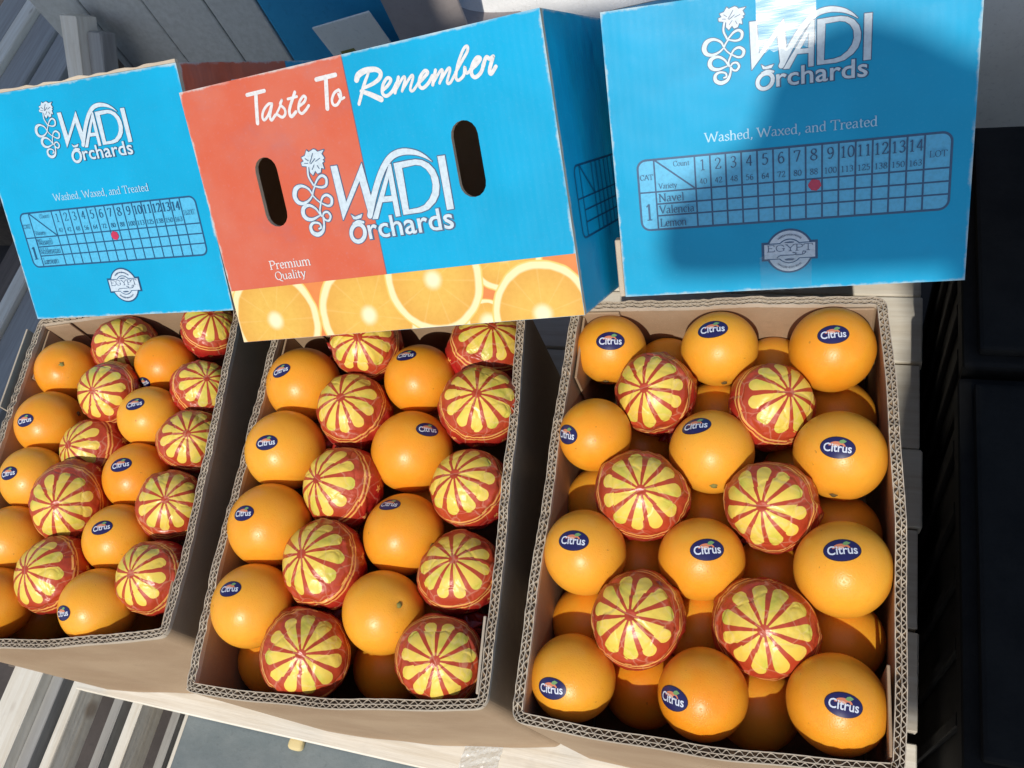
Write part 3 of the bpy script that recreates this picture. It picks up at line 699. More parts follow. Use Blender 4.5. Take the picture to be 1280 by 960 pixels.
for k, (x, y, a) in TRAYS.items():
    bow, nm = CART[k]
    ca, sa = math.cos(a), math.sin(a)
    mt = frame((x, y, -TRAY_H), (ca, sa, 0), (-sa, ca, 0), (0, 0, 1)); TFRAME[k] = mt
    c = empty('open_carton', mt, {'R': 'open kraft carton of stickered oranges under the right blue lid', 'M': 'open kraft carton of oranges below the red and blue lid', 'L': 'open kraft carton of oranges at the left edge'}[k], 'carton', 'open cartons of oranges')
    box('base_panel', (-TRAY_W / 2 + .012, -TRAY_D / 2 + .012, .001), (TRAY_W / 2 - .012, TRAY_D / 2 - .012, .008), M['kraft'], c, bev=.001)
    for wi, P in enumerate(perimeter(TRAY_W, TRAY_D, .011, bow)):
        N = nrm2(P); n = len(P)
        rimz = TRAY_H + .0012 * np.sin(np.linspace(0, 9, n) + wi * 2.1 + ord(k)) - .0006
        # walls lean out slightly towards the rim and sag at mid height
        V, F = strip(P, N, 0, -TH, .001, rimz - RIM)
        w = obj('wall', mesh('wall', V, F, M['kraft']), c)
        P2, s = resample(P, .0009); N2 = nrm2(P2); rz = np.interp(np.linspace(0, 1, len(P2)), np.linspace(0, 1, n), rimz)
        zb = rz - RIM - .0005
        rg = np.random.default_rng(ord(k) * 10 + wi)
        rag = rz + np.interp(s, np.linspace(0, s[-1], 60), rg.uniform(-.0020, .0005, 60))
        parts = [strip(P2[::2], N2[::2], 0, -.0007, zb[::2], rag[::2]), strip(P2[::2], N2[::2], -TH + .0007, -TH, zb[::2], rag[::2]), strip(P2[::2], N2[::2], -.0038, -.0044, zb[::2], rag[::2])]
        obj('liner_edge', mesh('liner_edge', *joinvf(parts), M['kraft_edge']), w)
        fl = []
        for o0, o1, per, ph in ((-.0007, -.0038, .0064, .3), (-.0044, -TH + .0007, .0084, 1.1)):
            mid = (o0 + o1) / 2; amp = abs(o1 - o0) / 2 - .0003
            jit = np.interp(s, np.linspace(0, s[-1], 40), rg.uniform(-1.5, 1.5, 40))
            wv = np.sin(2 * math.pi * s / per + ph + jit)
            wv = np.sign(wv) * np.abs(wv) ** .85
            off = mid + amp * wv
            fl.append(strip(P2, N2, off + .00032, off - .00032, zb, rag - .0003))
        obj('flute_edge', mesh('flute_edge', *joinvf(fl), M['kraft_edge']), w)
    # inner corner flaps with cut edges
    W2, D2 = TRAY_W / 2 - TH, TRAY_D / 2 - TH
    box('corner_flap', (-W2 + .002, D2 - .0036, .02), (-W2 + .040, D2 - .0012, TRAY_H - .004), M['kraft'], c, bev=.0006)
    box('corner_flap', (W2 - .036, D2 - .0036, .02), (W2 - .002, D2 - .0012, TRAY_H - .005), M['kraft'], c, bev=.0006)
    box('corner_flap', (-W2 + .0012, D2 - .075, .02), (-W2 + .0036, D2 - .004, TRAY_H - .010), M['kraft'], c, bev=.0006)
    box('corner_flap', (W2 - .0036 + bow[1] * .25, -D2 + .004, .02), (W2 - .0012 + bow[1] * .25, -D2 + .07, TRAY_H - .003), M['kraft_edge'] if k == 'M' else M['kraft'], c, bev=.0006)

    if k == 'L': box('outer_flap', (-TRAY_W / 2 - .017, TRAY_D / 2 - .125, .03), (-TRAY_W / 2 - .0145, TRAY_D / 2 - .012, TRAY_H - .001), M['kraft_edge'], c, bev=.0005)
# ------------------------------------------------------------------ blue lids
TASTE=[([(83.12,249.11),(104.64,249.38)],3.68),([(93.81,248.22),(90.53,234.49),(87.69,221.3)],4.14),([(110.06,236.18),(105.64,236.55),(98.75,232.17),(95.28,226.52),(96.55,222.96),(102.66,226.76),(109.95,235.82)],2.76),([(109.95,235.82),(104.38,225.52),(105.1,221.38),(110.86,225.42)],2.76),([(110.58,224.51),(117.4,230.98),(122.37,237.5)],2.3),([(122.37,237.5),(119.49,233.94),(123.26,229.06),(122.74,224.42),(118.41,222.09),(113.83,225.12)],2.76),([(139.28,242.08),(129.5,228.97),(127.92,223.57),(129.56,220.94),(135.6,224.38)],3.22),([(129.56,237.4),(140.44,237.88)],2.53),([(139.93,228.64),(146.83,231.21),(150.21,234.82),(147.85,236.89),(142.1,232.48),(139.03,225.51),(141.77,221.77),(147.19,224.15),(151.7,227.6)],2.76),([(166.42,249.0),(188.23,249.35)],4.14),([(177.42,249.3),(174.52,235.26),(171.7,221.48)],4.37),([(188.36,235.78),(182.94,233.81),(178.79,228.12),(179.41,223.61),(183.53,223.19),(188.86,228.24),(189.69,233.55),(188.36,235.78)],2.76),([(187.06,232.19),(188.63,227.36),(192.76,228.03)],2.3)]
REMEMBER=[([(209.8,240.84),(212.87,244.75),(221.04,247.16),(231.72,246.32),(236.46,242.5),(233.98,237.88),(226.11,234.62),(214.57,232.4)],[5.17,5.75,5.46,4.6,4.31,4.03,3.45,2.88]),([(223.78,244.45),(216.65,235.16),(207.18,219.68)],[2.59,3.45,3.16]),([(212.38,230.31),(221.22,225.98),(231.72,219.7)],[3.45,4.6,5.17]),([(234.45,227.04),(241.31,230.28),(245.72,234.69),(242.19,236.74),(236.52,231.68),(234.32,224.84),(237.89,221.67),(244.64,224.5),(250.81,230.82)],3.16),([(253.89,235.42),(247.35,222.93)],3.16),([(247.9,224.16),(258.24,234.21),(260.28,232.76),(255.0,223.15)],2.59),([(255.46,223.96),(266.74,234.0),(268.64,232.57),(263.71,223.62),(266.13,221.55),(272.48,226.45)],2.59),([(272.97,226.91),(279.64,230.61),(284.28,234.09),(281.49,235.99),(275.66,231.32),(273.45,224.98),(276.42,221.95),(282.96,225.15),(288.41,230.66)],3.16),([(292.33,234.56),(287.0,223.03)],3.16),([(287.55,224.34),(297.16,233.37),(298.89,231.99),(294.09,223.19)],2.59),([(294.55,224.18),(304.51,233.42),(306.52,232.2),(301.66,222.93),(304.56,221.67),(310.95,228.21)],2.59),([(311.37,228.99),(318.95,236.8),(326.28,244.33),(326.86,248.38),(322.8,246.55),(315.29,235.9),(311.15,225.52),(312.99,222.31),(318.89,225.51),(321.23,232.17),(321.87,226.78),(326.95,228.71)],2.73),([(326.66,229.08),(332.79,232.16),(337.22,236.04),(334.09,237.45),(328.91,232.34),(326.58,225.61),(329.54,221.91),(335.63,224.82),(339.95,231.36)],3.45),([(338.72,230.02),(343.07,236.19),(345.98,234.41),(349.58,235.6)],3.45),([(349.08,234.87),(344.25,225.36),(345.19,222.05),(350.61,227.12)],3.45)]
VINE=[([(134.77,172.55),(133.29,162.79),(136.78,153.61)],1.92),([(137.43,152.8),(143.64,159.32),(149.18,161.3),(153.01,158.03),(151.65,152.12),(146.17,150.3),(138.2,152.39)],[1.44,2.16,2.64,2.88,2.64,2.16,1.44]),([(138.34,152.89),(134.89,148.21),(133.17,144.31)],1.68),([(133.17,144.31),(129.95,150.93),(122.14,154.86),(114.85,152.73),(111.64,146.08),(113.79,140.05),(119.82,137.71),(127.47,139.86),(133.17,144.31)],[1.44,2.16,2.88,4.79,5.03,4.32,3.12,2.16,1.44]),([(133.11,144.11),(136.34,139.76),(140.34,135.94)],1.44),([(140.06,134.94),(144.19,140.81),(149.63,142.37),(154.19,138.49),(152.72,133.02),(148.03,131.86),(141.45,135.38)],[1.44,2.16,2.64,3.12,2.88,2.16,1.44]),([(140.48,135.09),(137.57,128.18),(138.03,122.91)],1.68),([(137.66,122.96),(133.22,130.81),(126.12,135.04),(119.24,133.39),(116.94,127.58),(120.01,122.47),(126.64,120.93),(135.63,123.41)],[1.44,2.16,2.88,4.08,4.56,4.08,2.88,1.44]),([(139.2,122.56),(141.97,125.77),(146.4,125.84),(148.65,121.62),(145.8,117.58),(141.88,118.47),(139.7,122.08)],[1.44,1.92,2.16,2.4,2.16,1.92,1.44]),([(139.48,122.21),(139.15,115.44),(135.58,107.97),(128.7,105.26),(122.88,108.37),(122.46,114.25),(126.95,117.42),(133.56,115.9),(134.59,111.77),(131.78,110.84)],[1.44,2.16,3.36,4.32,4.08,3.36,2.4,1.92,1.92,1.68]),([(193.64,116.55),(202.71,134.34),(212.56,150.21),(222.04,161.6),(232.01,168.53),(243.93,170.37),(256.3,167.71),(264.91,163.14),(271.65,157.5)],[5.87,6.21,6.21,6.21,6.21,5.87,4.49,2.76,0.52]),([(173.29,110.87),(179.06,112.71),(184.8,111.14)],2.42),([(184.09,100.68),(182.68,97.52),(180.28,94.98),(177.26,93.43),(174.06,93.12),(171.19,94.1),(169.08,96.23),(168.06,99.18),(168.29,102.48),(169.73,105.64),(172.15,108.17),(175.18,109.69),(178.36,109.97),(181.2,108.98),(183.29,106.87),(184.3,103.95),(184.09,100.68)],4.14)]
VEINS=[([(144.11,183.5),(141.32,178.89),(138.62,175.04)],0.84),([(145.4,178.29),(139.6,174.09)],0.84),([(151.26,177.94),(145.69,175.74)],0.72),([(142.94,172.6),(139.67,168.51)],0.72),([(146.41,171.6),(148.0,168.35)],0.72),([(134.33,179.91),(137.41,177.44)],0.72),([(132.49,175.62),(136.12,175.1)],0.72)]
FLOWER=[(137.72,187.46),(139.64,185.37),(145.78,187.25),(148.03,186.42),(149.91,184.24),(157.52,185.0),(154.18,181.81),(156.26,177.21),(153.84,176.06),(155.23,174.35),(152.69,173.22),(153.38,167.58),(150.22,168.74),(148.62,164.72),(144.64,163.86),(142.66,167.08),(139.02,163.01),(136.21,166.46),(136.68,171.27),(134.69,172.26),(128.76,173.62),(128.38,176.72),(131.83,177.74),(130.01,181.55),(134.5,182.71)]
LOGO_POLYS=[([(161.08,168.61),(168.61,168.4),(170.12,132.71),(196.66,166.94),(199.38,134.77),(193.0,113.99),(190.06,150.44),(162.09,115.63)],None),([(195.62,112.64),(226.23,161.7),(228.32,161.4),(227.35,112.01),(221.95,111.94),(222.13,126.93),(210.4,127.42),(201.92,112.32)],[(222.81,148.8),(222.01,132.11),(213.66,132.48)]),([(231.15,161.41),(245.23,161.88),(254.94,161.71),(261.81,160.03),(268.15,156.09),(273.08,149.47),(275.1,141.87),(274.99,134.68),(272.62,126.64),(267.55,120.27),(259.02,114.56),(250.44,112.78),(230.88,112.74)],[(239.29,156.06),(253.82,156.76),(259.18,155.44),(264.24,151.41),(267.66,145.12),(268.13,137.0),(266.34,130.26),(261.92,124.1),(255.11,119.03),(248.18,117.34),(237.84,116.91)]),([(278.29,161.04),(285.96,160.87),(285.43,111.83),(278.06,111.63)],None),([(172.55,120.31),(176.4,117.47),(185.64,119.3),(183.3,115.6),(177.45,114.68),(174.1,115.38)],None)]

def logo(front=True):
    """returns inks (dark outline, white, veins) in long-face millimetres"""
    dk = Ink(.15, .006); wh = Ink(.55); vn = Ink(1.15)
    for p, h in LOGO_POLYS:
        dk.outline(p, 1.9)
        if h: dk.outline(h, 1.4)
    for p, w in VINE: dk.ribbon(p, w, 6, grow=1.7)
    dk.outline(FLOWER, 1.9)
    for p, h in LOGO_POLYS: wh.poly(p, h)
    for p, w in VINE: wh.ribbon(p, w, 7)
    wh.poly(FLOWER)
    V, F = sans('rchards', .012, 1.02); x0, x1 = V[:, 0].min(), V[:, 0].max(); sx = (282.5 - 188) / (x1 - x0)
    T = np.c_[188 + (V[:, 0] - x0) * sx, 94.3 + V[:, 1] * sx * .92]; wh.add_mesh(T, F)
    V, F = sans('rchards', .045, 1.02); T = np.c_[187.6 + (V[:, 0] - V[:, 0].min()) * sx, 94.0 + V[:, 1] * sx * .92]; dk.add_mesh(T, F)
    for p, w in VEINS: vn.ribbon(p, w, 4)
    return dk, wh, vn
def print_long():
    out = []
    dk, wh, vn = logo()
    out += [('emblem', dk.mesh('emblem', M['dark_rule'])), ('emblem', wh.mesh('emblem', M['white'])), ('emblem', vn.mesh('emblem', M['dark_rule']))]
    ink = Ink(.3)
    for p, w in TASTE: ink.ribbon(p, w, 6)
    for p, w in REMEMBER: ink.ribbon(p, w, 6)
    out.append(('lettering', ink.mesh('lettering', M['cream'])))
    ink = Ink(.3); serif(ink, 'Premium', 59.5, 75.9, 8.8, 53, 1.5, .6); serif(ink, 'Quality', 63.5, 64.4, 8.4, 40, 1.5, .6)
    out.append(('lettering', ink.mesh('lettering', M['cream'])))
    W = 397.6
    me = mesh('citrus_print', [(.0003, .0003, .0002), (W * .001, .0003, .0002), (W * .001, .0575, .0002), (.0003, .0575, .0002)], [(0, 1, 2, 3)], M['slices'])
    out.append(('citrus_print', me))
    return out
def rrect(x0, y0, x1, y1, r, n=7):
    P = []
    for cx, cy, a in ((x1 - r, y1 - r, 0), (x0 + r, y1 - r, 90), (x0 + r, y0 + r, 180), (x1 - r, y0 + r, 270)):
        for i in range(n): t = R_(a + 90 * i / (n - 1)); P.append((cx + r * math.cos(t), cy + r * math.sin(t)))
    return P
def print_end():
    out = []
    dk, wh, vn = logo()
    f = lambda x, y: (93 + (x - 118) * .778, 183 + (y - 92) * .738)
    for i in (dk, wh, vn): i.scaled(f)
    out += [('emblem', dk.mesh('emblem', M['navy'])), ('emblem', wh.mesh('emblem', M['white'])), ('emblem', vn.mesh('emblem', M['dark_rule']))]
    ink = Ink(.3); serif(ink, 'Washed, Waxed, and Treated', 84.5, 143, 8.2, 145.5, 1.35, .55); out.append(('lettering', ink.mesh('lettering', M['pale'])))
    ink = Ink(.15); ink.poly(rrect(22, 66, 289, 132, 8)); out.append(('table_tint', ink.mesh('table_tint', M['cell'])))
    g = Ink(.3); R = rrect(22, 66, 289, 132, 8); g.outline(R, 2.0)
    for y, x0 in ((102, 22), (90.4, 37.5), (79.2, 37.5)): g.line((x0, y), (289, y), 1.5)
    for i, x in enumerate([37.5, 74.6] + [74.6 + 13.8 * k for k in range(1, 15)]): g.line((x, 66), (x, 132), 1.5)
    g.line((37.5, 132), (74.6, 102), 1.5)
    out.append(('table_rule', g.mesh('table_rule', M['navy'])))
    s = Ink(.3)
    for k in range(14):
        cx = 74.6 + 13.8 * (k + .5)
        serif(s, str(k + 1), cx, 118.6, 9.6, None if k < 9 else 12.6, 1.3, .55, True)
        serif(s, ('40', '42', '48', '56', '64', '72', '80', '88', '100', '113', '125', '138', '150', '163')[k], cx, 106, 5.0, None if k < 8 else 11, 1.3, .6, True)
    serif(s, 'CAT', 29.8, 114, 4.8, 12.5, 1.3, .6, True); serif(s, '1', 29.8, 76, 15, 9, 1.2, .5, True)
    serif(s, 'Count', 55, 124.5, 4.6, 15, 1.2, .6); serif(s, 'Variety', 40.5, 105, 4.8, 17, 1.2, .6)
    for i, w in enumerate(('Navel', 'Valencia', 'Lemon')): serif(s, w, 39.6, (92.8, 81.6, 69.2)[i], 7.2, (24, 33, 25)[i], 1.3, .55)
    serif(s, 'LOT', 278.4, 112.5, 5.2, 14, 1.3, .6, True)
    out.append(('lettering', s.mesh('lettering', M['navy'])))
    c = (156.5, 37)
    d = Ink(.2); d.disc(c, 21.2); d.poly([(131.6, 28.2), (181.4, 28.2), (181.4, 46.2), (131.6, 46.2)]); out.append(('stamp', d.mesh('stamp', M['navy'])))
    d = Ink(.5); d.disc(c, 19.4); out.append(('stamp', d.mesh('stamp', M['stamp'])))
    d = Ink(.6); d.disc(c, 11.8); d.poly([(133.2, 29.4), (180, 29.4), (180, 45), (133.2, 45)]); out.append(('stamp', d.mesh('stamp', M['navy'])))
    d = Ink(.72); d.disc(c, 10.8); d.poly([(134.1, 30.3), (179.1, 30.3), (179.1, 44.1), (134.1, 44.1)]); out.append(('stamp', d.mesh('stamp', M['stamp'])))
    d = Ink(.9); serif(d, 'EGYPT', 136.2, 37.2, 6.0, 41, 1.4, .7)
    d.ribbon([(145.5, 31.2), (148, 33.0), (152, 33.2), (160, 33.2), (162.5, 34.6), (159.5, 35.6)], .7, 5); d.ribbon([(162, 33.2), (168, 33.2), (171, 35.6), (168.6, 36.2), (167.8, 33.8)], .7, 5)
    d.disc((c[0], 30.6 - 1.6), 4.4, .9); d.disc((c[0], 45.4), 4.4, .7)
    rg = random.Random(3)
    for a0, a1 in ((48, 132), (228, 312)):
        a = a0
        while a < a1:
            da = rg.uniform(2.4, 4.2); r = 15.6
            d.ribbon([(c[0] + r * math.cos(R_(a)), c[1] + r * math.sin(R_(a))), (c[0] + r * math.cos(R_(a + da * .7)), c[1] + r * math.sin(R_(a + da * .7)))], rg.uniform(1.1, 2.0), smooth=False, caps=False)
            a += da + 1
    out.append(('lettering', d.mesh('lettering', M['dark_rule'])))
    return out
PR_LONG = print_long(); PR_END = print_end()
def marker(cx, cy, parent):
    d = Ink(1.0); rg = random.Random(4)
    d.poly([(cx + (5.4 + rg.uniform(-.5, .5)) * math.cos(t), cy + (5.0 + rg.uniform(-.5, .5)) * math.sin(t)) for t in np.linspace(0, 2 * math.pi, 25)[:-1]])
    obj('marker_dot', d.mesh('marker_dot', M['dot']), parent)
WE, WL, LT = .306, .398, .005
def stadium(cx, y0, y1, r, n=9):
    P = [(cx + r * math.cos(t), y1 - r + r * math.sin(t)) for t in np.linspace(0, math.pi, n)]
    return P + [(cx + r * math.cos(t), y0 + r + r * math.sin(t)) for t in np.linspace(math.pi, 2 * math.pi, n)]
def panel(name, W, H, mats, parent, mat, holes=()):
    """board panel with its printed face at z=0 (looking along +z) and kraft behind"""
    bm = bmesh.new(); loops = [[(0, 0), (W, 0), (W, H), (0, H)]] + [list(h) for h in holes]
    es = []
    for L in loops:
        vs = [bm.verts.new((x, y, 0)) for x, y in L]
        es += [bm.edges.new((vs[i], vs[(i + 1) % len(vs)])) for i in range(len(vs))]
    bmesh.ops.triangle_fill(bm, use_beauty=True, use_dissolve=False, edges=es, normal=(0, 0, 1))
    for f in bm.faces:
        if f.normal.z < 0: f.normal_flip()
    r = bmesh.ops.extrude_face_region(bm, geom=list(bm.faces)[:])
    nv = [g for g in r['geom'] if isinstance(g, bmesh.types.BMVert)]
    for v in nv: v.co.z -= LT
    bm.normal_update(); bmesh.ops.recalc_face_normals(bm, faces=bm.faces)
    for f in bm.faces: f.material_index = 0 if f.normal.z > .5 else (1 if f.normal.z < -.5 else 2)
    me = bpy.data.meshes.new(name); bm.to_mesh(me); bm.free()
    for m in mats: me.materials.append(m)
    return obj(name, me, parent, mat)
def make_lid(pose, front, label):
    o, r, H = pose; r = np.array(r).reshape(3, 3)
    t = empty('carton_lid', frame(o, r[:, 0], r[:, 1], r[:, 2]), label, 'carton lid', 'printed carton lids')
    Wf, Dp = (WL, WE) if front == 'long' else (WE, WL)
    hole = [stadium(.084, .1185, .1885, .0135), stadium(.309, .1195, .1885, .0135)]
    def mats(kind, H=H):
        if kind == 'long': return [mat_lid('printed_board_long', WL, H, .1985), M['kraft'], M['kraft_edge']]
        return [mat_lid('printed_board_end', WE, H), M['kraft'], M['kraft_edge']]
    side = 'end' if front == 'long' else 'long'
    def add_print(kind, p):
        for nm, me in (PR_LONG if kind == 'long' else PR_END): obj(nm, me, p)
    fp = panel('front_panel', Wf, H, mats(front), t, Matrix.Identity(4), hole if front == 'long' else ()); add_print(front, fp)
    Ds = Dp - 2 * LT
    sp = panel('side_panel', Ds, H, mats(side), t, frame((Wf, 0, -LT), (0, 0, -1), (0, 1, 0), (1, 0, 0)), [[(x - .005, y) for x, y in h] for h in hole] if side == 'long' else ())
    if side == 'long': add_print(side, sp)
    else: [obj(nm, me, sp) for nm, me in PR_END if nm == 'table_rule']
    panel('side_panel', Ds, H, mats(side), t, frame((0, 0, -Dp + LT), (0, 0, 1), (0, 1, 0), (-1, 0, 0)), hole if side == 'long' else ())
    panel('back_panel', Wf, H, mats(front), t, frame((Wf, 0, -Dp), (-1, 0, 0), (0, 1, 0), (0, 0, -1)))
    panel('top_panel', Wf - 2 * LT, Dp - 2 * LT, [mat_lid('printed_board_top', Wf, Dp), M['kraft'], M['kraft_edge']], t, frame((LT, H - .0004, -LT), (1, 0, 0), (0, 0, -1), (0, 1, 0)))
    return t, fp, sp
lidL, fpL, spL = make_lid(LID_LEFT, 'end', 'blue carton lid with size table standing over the left carton')
lidM, fpM, spM = make_lid(LID_MID, 'long', 'red and blue carton lid with two hand holes, leaning in the middle')
lidR, fpR, spR = make_lid(LID_RIGHT, 'end', 'blue carton lid with size table, partly shaded, behind the right carton')
marker(163, 96.4, fpL); marker(178.9, 96.6, fpR)
# torn top fold of the left lid and bare board edge of the right one
rg = np.random.default_rng(3); n = 60; xs = np.linspace(.0, WE, n)
P = np.c_[xs, np.zeros(n)]; N = np.tile((0., 1.), (n, 1))
top = LID_LEFT[2]; tv, tf = strip(P, N, 0.0 + np.interp(xs, np.linspace(0, WE, 20), rg.uniform(.0, .0015, 20)), -.004, top + .0002, top + np.interp(xs, np.linspace(0, WE, 24), rg.uniform(.001, .0045, 24)))
obj('torn_fold', mesh('torn_fold', [(a, c, b) for a, b, c in tv], tf, M['kraft_edge']), lidL)
box('board_edge', (-.006, .0, -.012), (-.0004, .058, -.001), M['kraft_edge'], lidR, bev=.0008)
# clear tape: over the top of the right lid's face and at its foot
def tape(x0, x1, y0, y1, parent, seed, m='tape'):
    rg = np.random.default_rng(seed); nx, ny = 14, 22; V = []; F = []
    for j in range(ny + 1):
        for i in range(nx + 1):
            x = x0 + (x1 - x0) * i / nx; y = y0 + (y1 - y0) * j / ny + (.0015 * math.sin(i * 2.3 + seed) if j in (0, ny) else 0)
            V.append((x, y, .00150 + .00012 * math.sin(i * .5 + seed) * math.sin(j * .7 + seed)))
    for j in range(ny):
        for i in range(nx):
            a = j * (nx + 1) + i; F.append((a, a + 1, a + nx + 2, a + nx + 1))
    obj('clear_tape', mesh('clear_tape', V, F, M[m], True), parent)
tape(.132, .180, .214, LID_RIGHT[2] + .0005, fpR, 1); tape(.130, .176, .0, .034, fpR, 4, 'tape_thin')

# ------------------------------------------------------------------ oranges
FRUIT = [
('R',0,0.053,0.4219,-0.0312,0.0361,(0.083,-0.3,0.95)),
('R',0,0.1549,0.3827,-0.029,0.0372,(-0.078,0.06,0.995)),
('R',0,0.2529,0.3434,-0.0267,0.0404,(-0.08,-0.149,0.986)),
('R',0,0.0149,0.3246,-0.0133,0.0354,(-0.682,-0.092,0.725)),
('R',0,0.1148,0.2803,-0.0292,0.0389,(-0.194,0.341,0.92)),
('R',0,0.2192,0.2402,-0.0264,0.0401,(-0.16,-0.198,0.967)),
('R',0,-0.0231,0.2168,-0.0196,0.0384,(-0.052,-0.01,0.999)),
('R',0,0.0755,0.1849,-0.0297,0.0368,(0.189,-0.13,0.973)),
('R',0,0.1835,0.1409,-0.0204,0.0404,(-0.018,0.107,0.994)),
('R',0,-0.0605,0.1162,-0.0305,0.0367,(-0.397,-0.319,0.861)),
('R',0,0.0428,0.0756,-0.0276,0.0369,(-0.626,-0.067,0.777)),
('R',0,0.1412,0.0434,-0.0271,0.0386,(0.025,-0.176,0.984)),
('R',1,0.0836,0.3527,-0.0237,0.0425,(-0.251,-0.262,0.932)),
('R',1,0.1839,0.3105,-0.0326,0.0414,(0.314,-0.285,0.906)),
('R',1,0.0432,0.2556,-0.0201,0.0412,(0.011,-0.286,0.958)),
('R',1,0.147,0.2102,-0.0233,0.0413,(-0.269,-0.253,0.929)),
('R',1,0.0084,0.1465,-0.0213,0.0413,(-0.062,-0.153,0.986)),
('R',1,0.1095,0.1147,-0.0334,0.0422,(-0.105,-0.25,0.963)),
('R',2,0.1022,0.4036,-0.0797,0.037,None),
('R',2,0.2032,0.3661,-0.0809,0.037,None),
('R',2,0.2447,0.3036,-0.0901,0.037,None),
('R',2,0.136,0.34,-0.0847,0.037,None),
('R',2,0.001,0.2831,-0.0773,0.037,None),
('R',2,0.0932,0.2425,-0.0888,0.037,None),
('R',2,0.2004,0.1883,-0.0775,0.037,None),
('R',2,0.0188,0.2126,-0.0806,0.037,None),
('R',2,0.1312,0.1689,-0.0857,0.037,None),
('R',2,0.0567,0.1408,-0.0841,0.037,None),
('R',2,-0.0404,0.1705,-0.0758,0.037,None),
('R',2,-0.0081,0.1047,-0.0836,0.037,None),
('R',2,0.0826,0.0654,-0.0871,0.037,None),
('R',2,0.168,0.0998,-0.0825,0.037,None),
('R',2,0.1895,0.2573,-0.0935,0.037,None),
('R',2,0.0495,0.3352,-0.0911,0.037,None),
('M',0,-0.2838,0.4948,-0.0179,0.0408,(-0.175,-0.024,0.984)),
('M',0,-0.307,0.4158,-0.0122,0.0425,(-0.019,-0.228,0.973)),
('M',0,-0.3308,0.336,-0.0133,0.0425,(-0.133,-0.006,0.991)),
('M',0,-0.3543,0.2579,-0.0158,0.041,(-0.029,0.157,0.987)),
('M',0,-0.1503,0.4542,-0.0198,0.0382,(-0.01,0.269,0.963)),
('M',0,-0.1728,0.3759,-0.0261,0.0425,(0.695,0.034,0.718)),
('M',0,-0.1955,0.2908,-0.0305,0.0405,(0.052,0.47,0.881)),
('M',0,-0.223,0.217,-0.0242,0.0389,None),
('M',1,-0.2047,0.5094,-0.007,0.0425,(0.21,-0.332,0.92)),
('M',1,-0.0764,0.4695,-0.0287,0.0415,(0.499,0.066,0.864)),
('M',1,-0.2282,0.4348,-0.0143,0.0425,(0.113,-0.042,0.993)),
('M',1,-0.0936,0.3923,-0.016,0.0417,(0.277,-0.114,0.954)),
('M',1,-0.2507,0.3558,-0.0187,0.0425,(-0.224,-0.102,0.969)),
('M',1,-0.1179,0.314,-0.0244,0.0423,(-0.072,-0.017,0.997)),
('M',1,-0.2744,0.2768,-0.0157,0.0425,(-0.086,-0.013,0.996)),
('M',1,-0.1422,0.2323,-0.0281,0.0402,(0.117,0.068,0.991)),
('M',1,-0.3,0.1987,-0.0239,0.0425,(0.224,-0.29,0.93)),
('M',1,-0.1712,0.1598,-0.0227,0.0402,(0.128,-0.286,0.95)),
('M',2,-0.3691,0.2212,-0.0803,0.037,None),
('M',2,-0.2473,0.1837,-0.086,0.037,None),
('M',2,-0.2991,0.2363,-0.0915,0.037,None),
('M',2,-0.1834,0.218,-0.0896,0.037,None),
('M',2,-0.3459,0.291,-0.0844,0.037,None),
('M',2,-0.2678,0.3401,-0.0926,0.037,None),
('M',2,-0.1817,0.3341,-0.0912,0.037,None),
('M',2,-0.3023,0.4416,-0.0856,0.037,None),
('M',2,-0.2291,0.4695,-0.0843,0.037,None),
('M',2,-0.1561,0.4458,-0.0923,0.037,None),
('L',0,-0.6111,0.6432,-0.0296,0.0385,None),
('L',0,-0.6272,0.5687,-0.0287,0.0402,(-0.09,-0.322,0.942)),
('L',0,-0.6404,0.4948,-0.0255,0.0379,(-0.072,-0.184,0.98)),
('L',0,-0.6618,0.4252,-0.03,0.0394,(-0.106,0.033,0.994)),
('L',0,-0.6751,0.3519,-0.0283,0.0399,None),
('L',0,-0.4681,0.5977,-0.0286,0.036,(-0.578,-0.737,0.35)),
('L',0,-0.4816,0.5238,-0.0219,0.0368,(0.104,-0.048,0.993)),
('L',0,-0.5032,0.4552,-0.0316,0.0391,(0.152,-0.062,0.986)),
('L',0,-0.5215,0.383,-0.0294,0.0387,(0.164,-0.027,0.986)),
('L',0,-0.5391,0.3108,-0.0255,0.0399,(-0.361,-0.315,0.878)),
('L',1,-0.5259,0.6464,-0.0302,0.0412,(0.408,-0.392,0.825)),
('L',1,-0.4007,0.6137,-0.0188,0.0371,(0.553,0.026,0.833)),
('L',1,-0.5322,0.5738,-0.0129,0.038,(0.039,-0.466,0.884)),
('L',1,-0.4139,0.5438,-0.0248,0.0358,(0.584,-0.307,0.751)),
('L',1,-0.5685,0.5182,-0.0392,0.0407,(-0.204,-0.238,0.949)),
('L',1,-0.4309,0.4718,-0.0245,0.0373,(0.463,-0.215,0.86)),
('L',1,-0.581,0.4426,-0.0214,0.0425,(0.23,-0.456,0.86)),
('L',1,-0.449,0.4003,-0.0239,0.0378,(0.297,-0.262,0.918)),
('L',1,-0.5975,0.3638,-0.0264,0.0425,(-0.101,-0.154,0.983)),
('L',1,-0.4653,0.3239,-0.0184,0.039,(-0.127,-0.25,0.96)),
('L',2,-0.6807,0.3574,-0.1014,0.037,None),
('L',2,-0.5562,0.3189,-0.0979,0.037,None),
('L',2,-0.613,0.4112,-0.0855,0.037,None),
('L',2,-0.5414,0.4333,-0.0914,0.037,None),
('L',2,-0.6552,0.4686,-0.0908,0.037,None),
('L',2,-0.5756,0.5512,-0.1053,0.037,None),
('L',2,-0.624,0.6018,-0.095,0.037,None),
('L',2,-0.5005,0.5911,-0.0916,0.037,None),
]
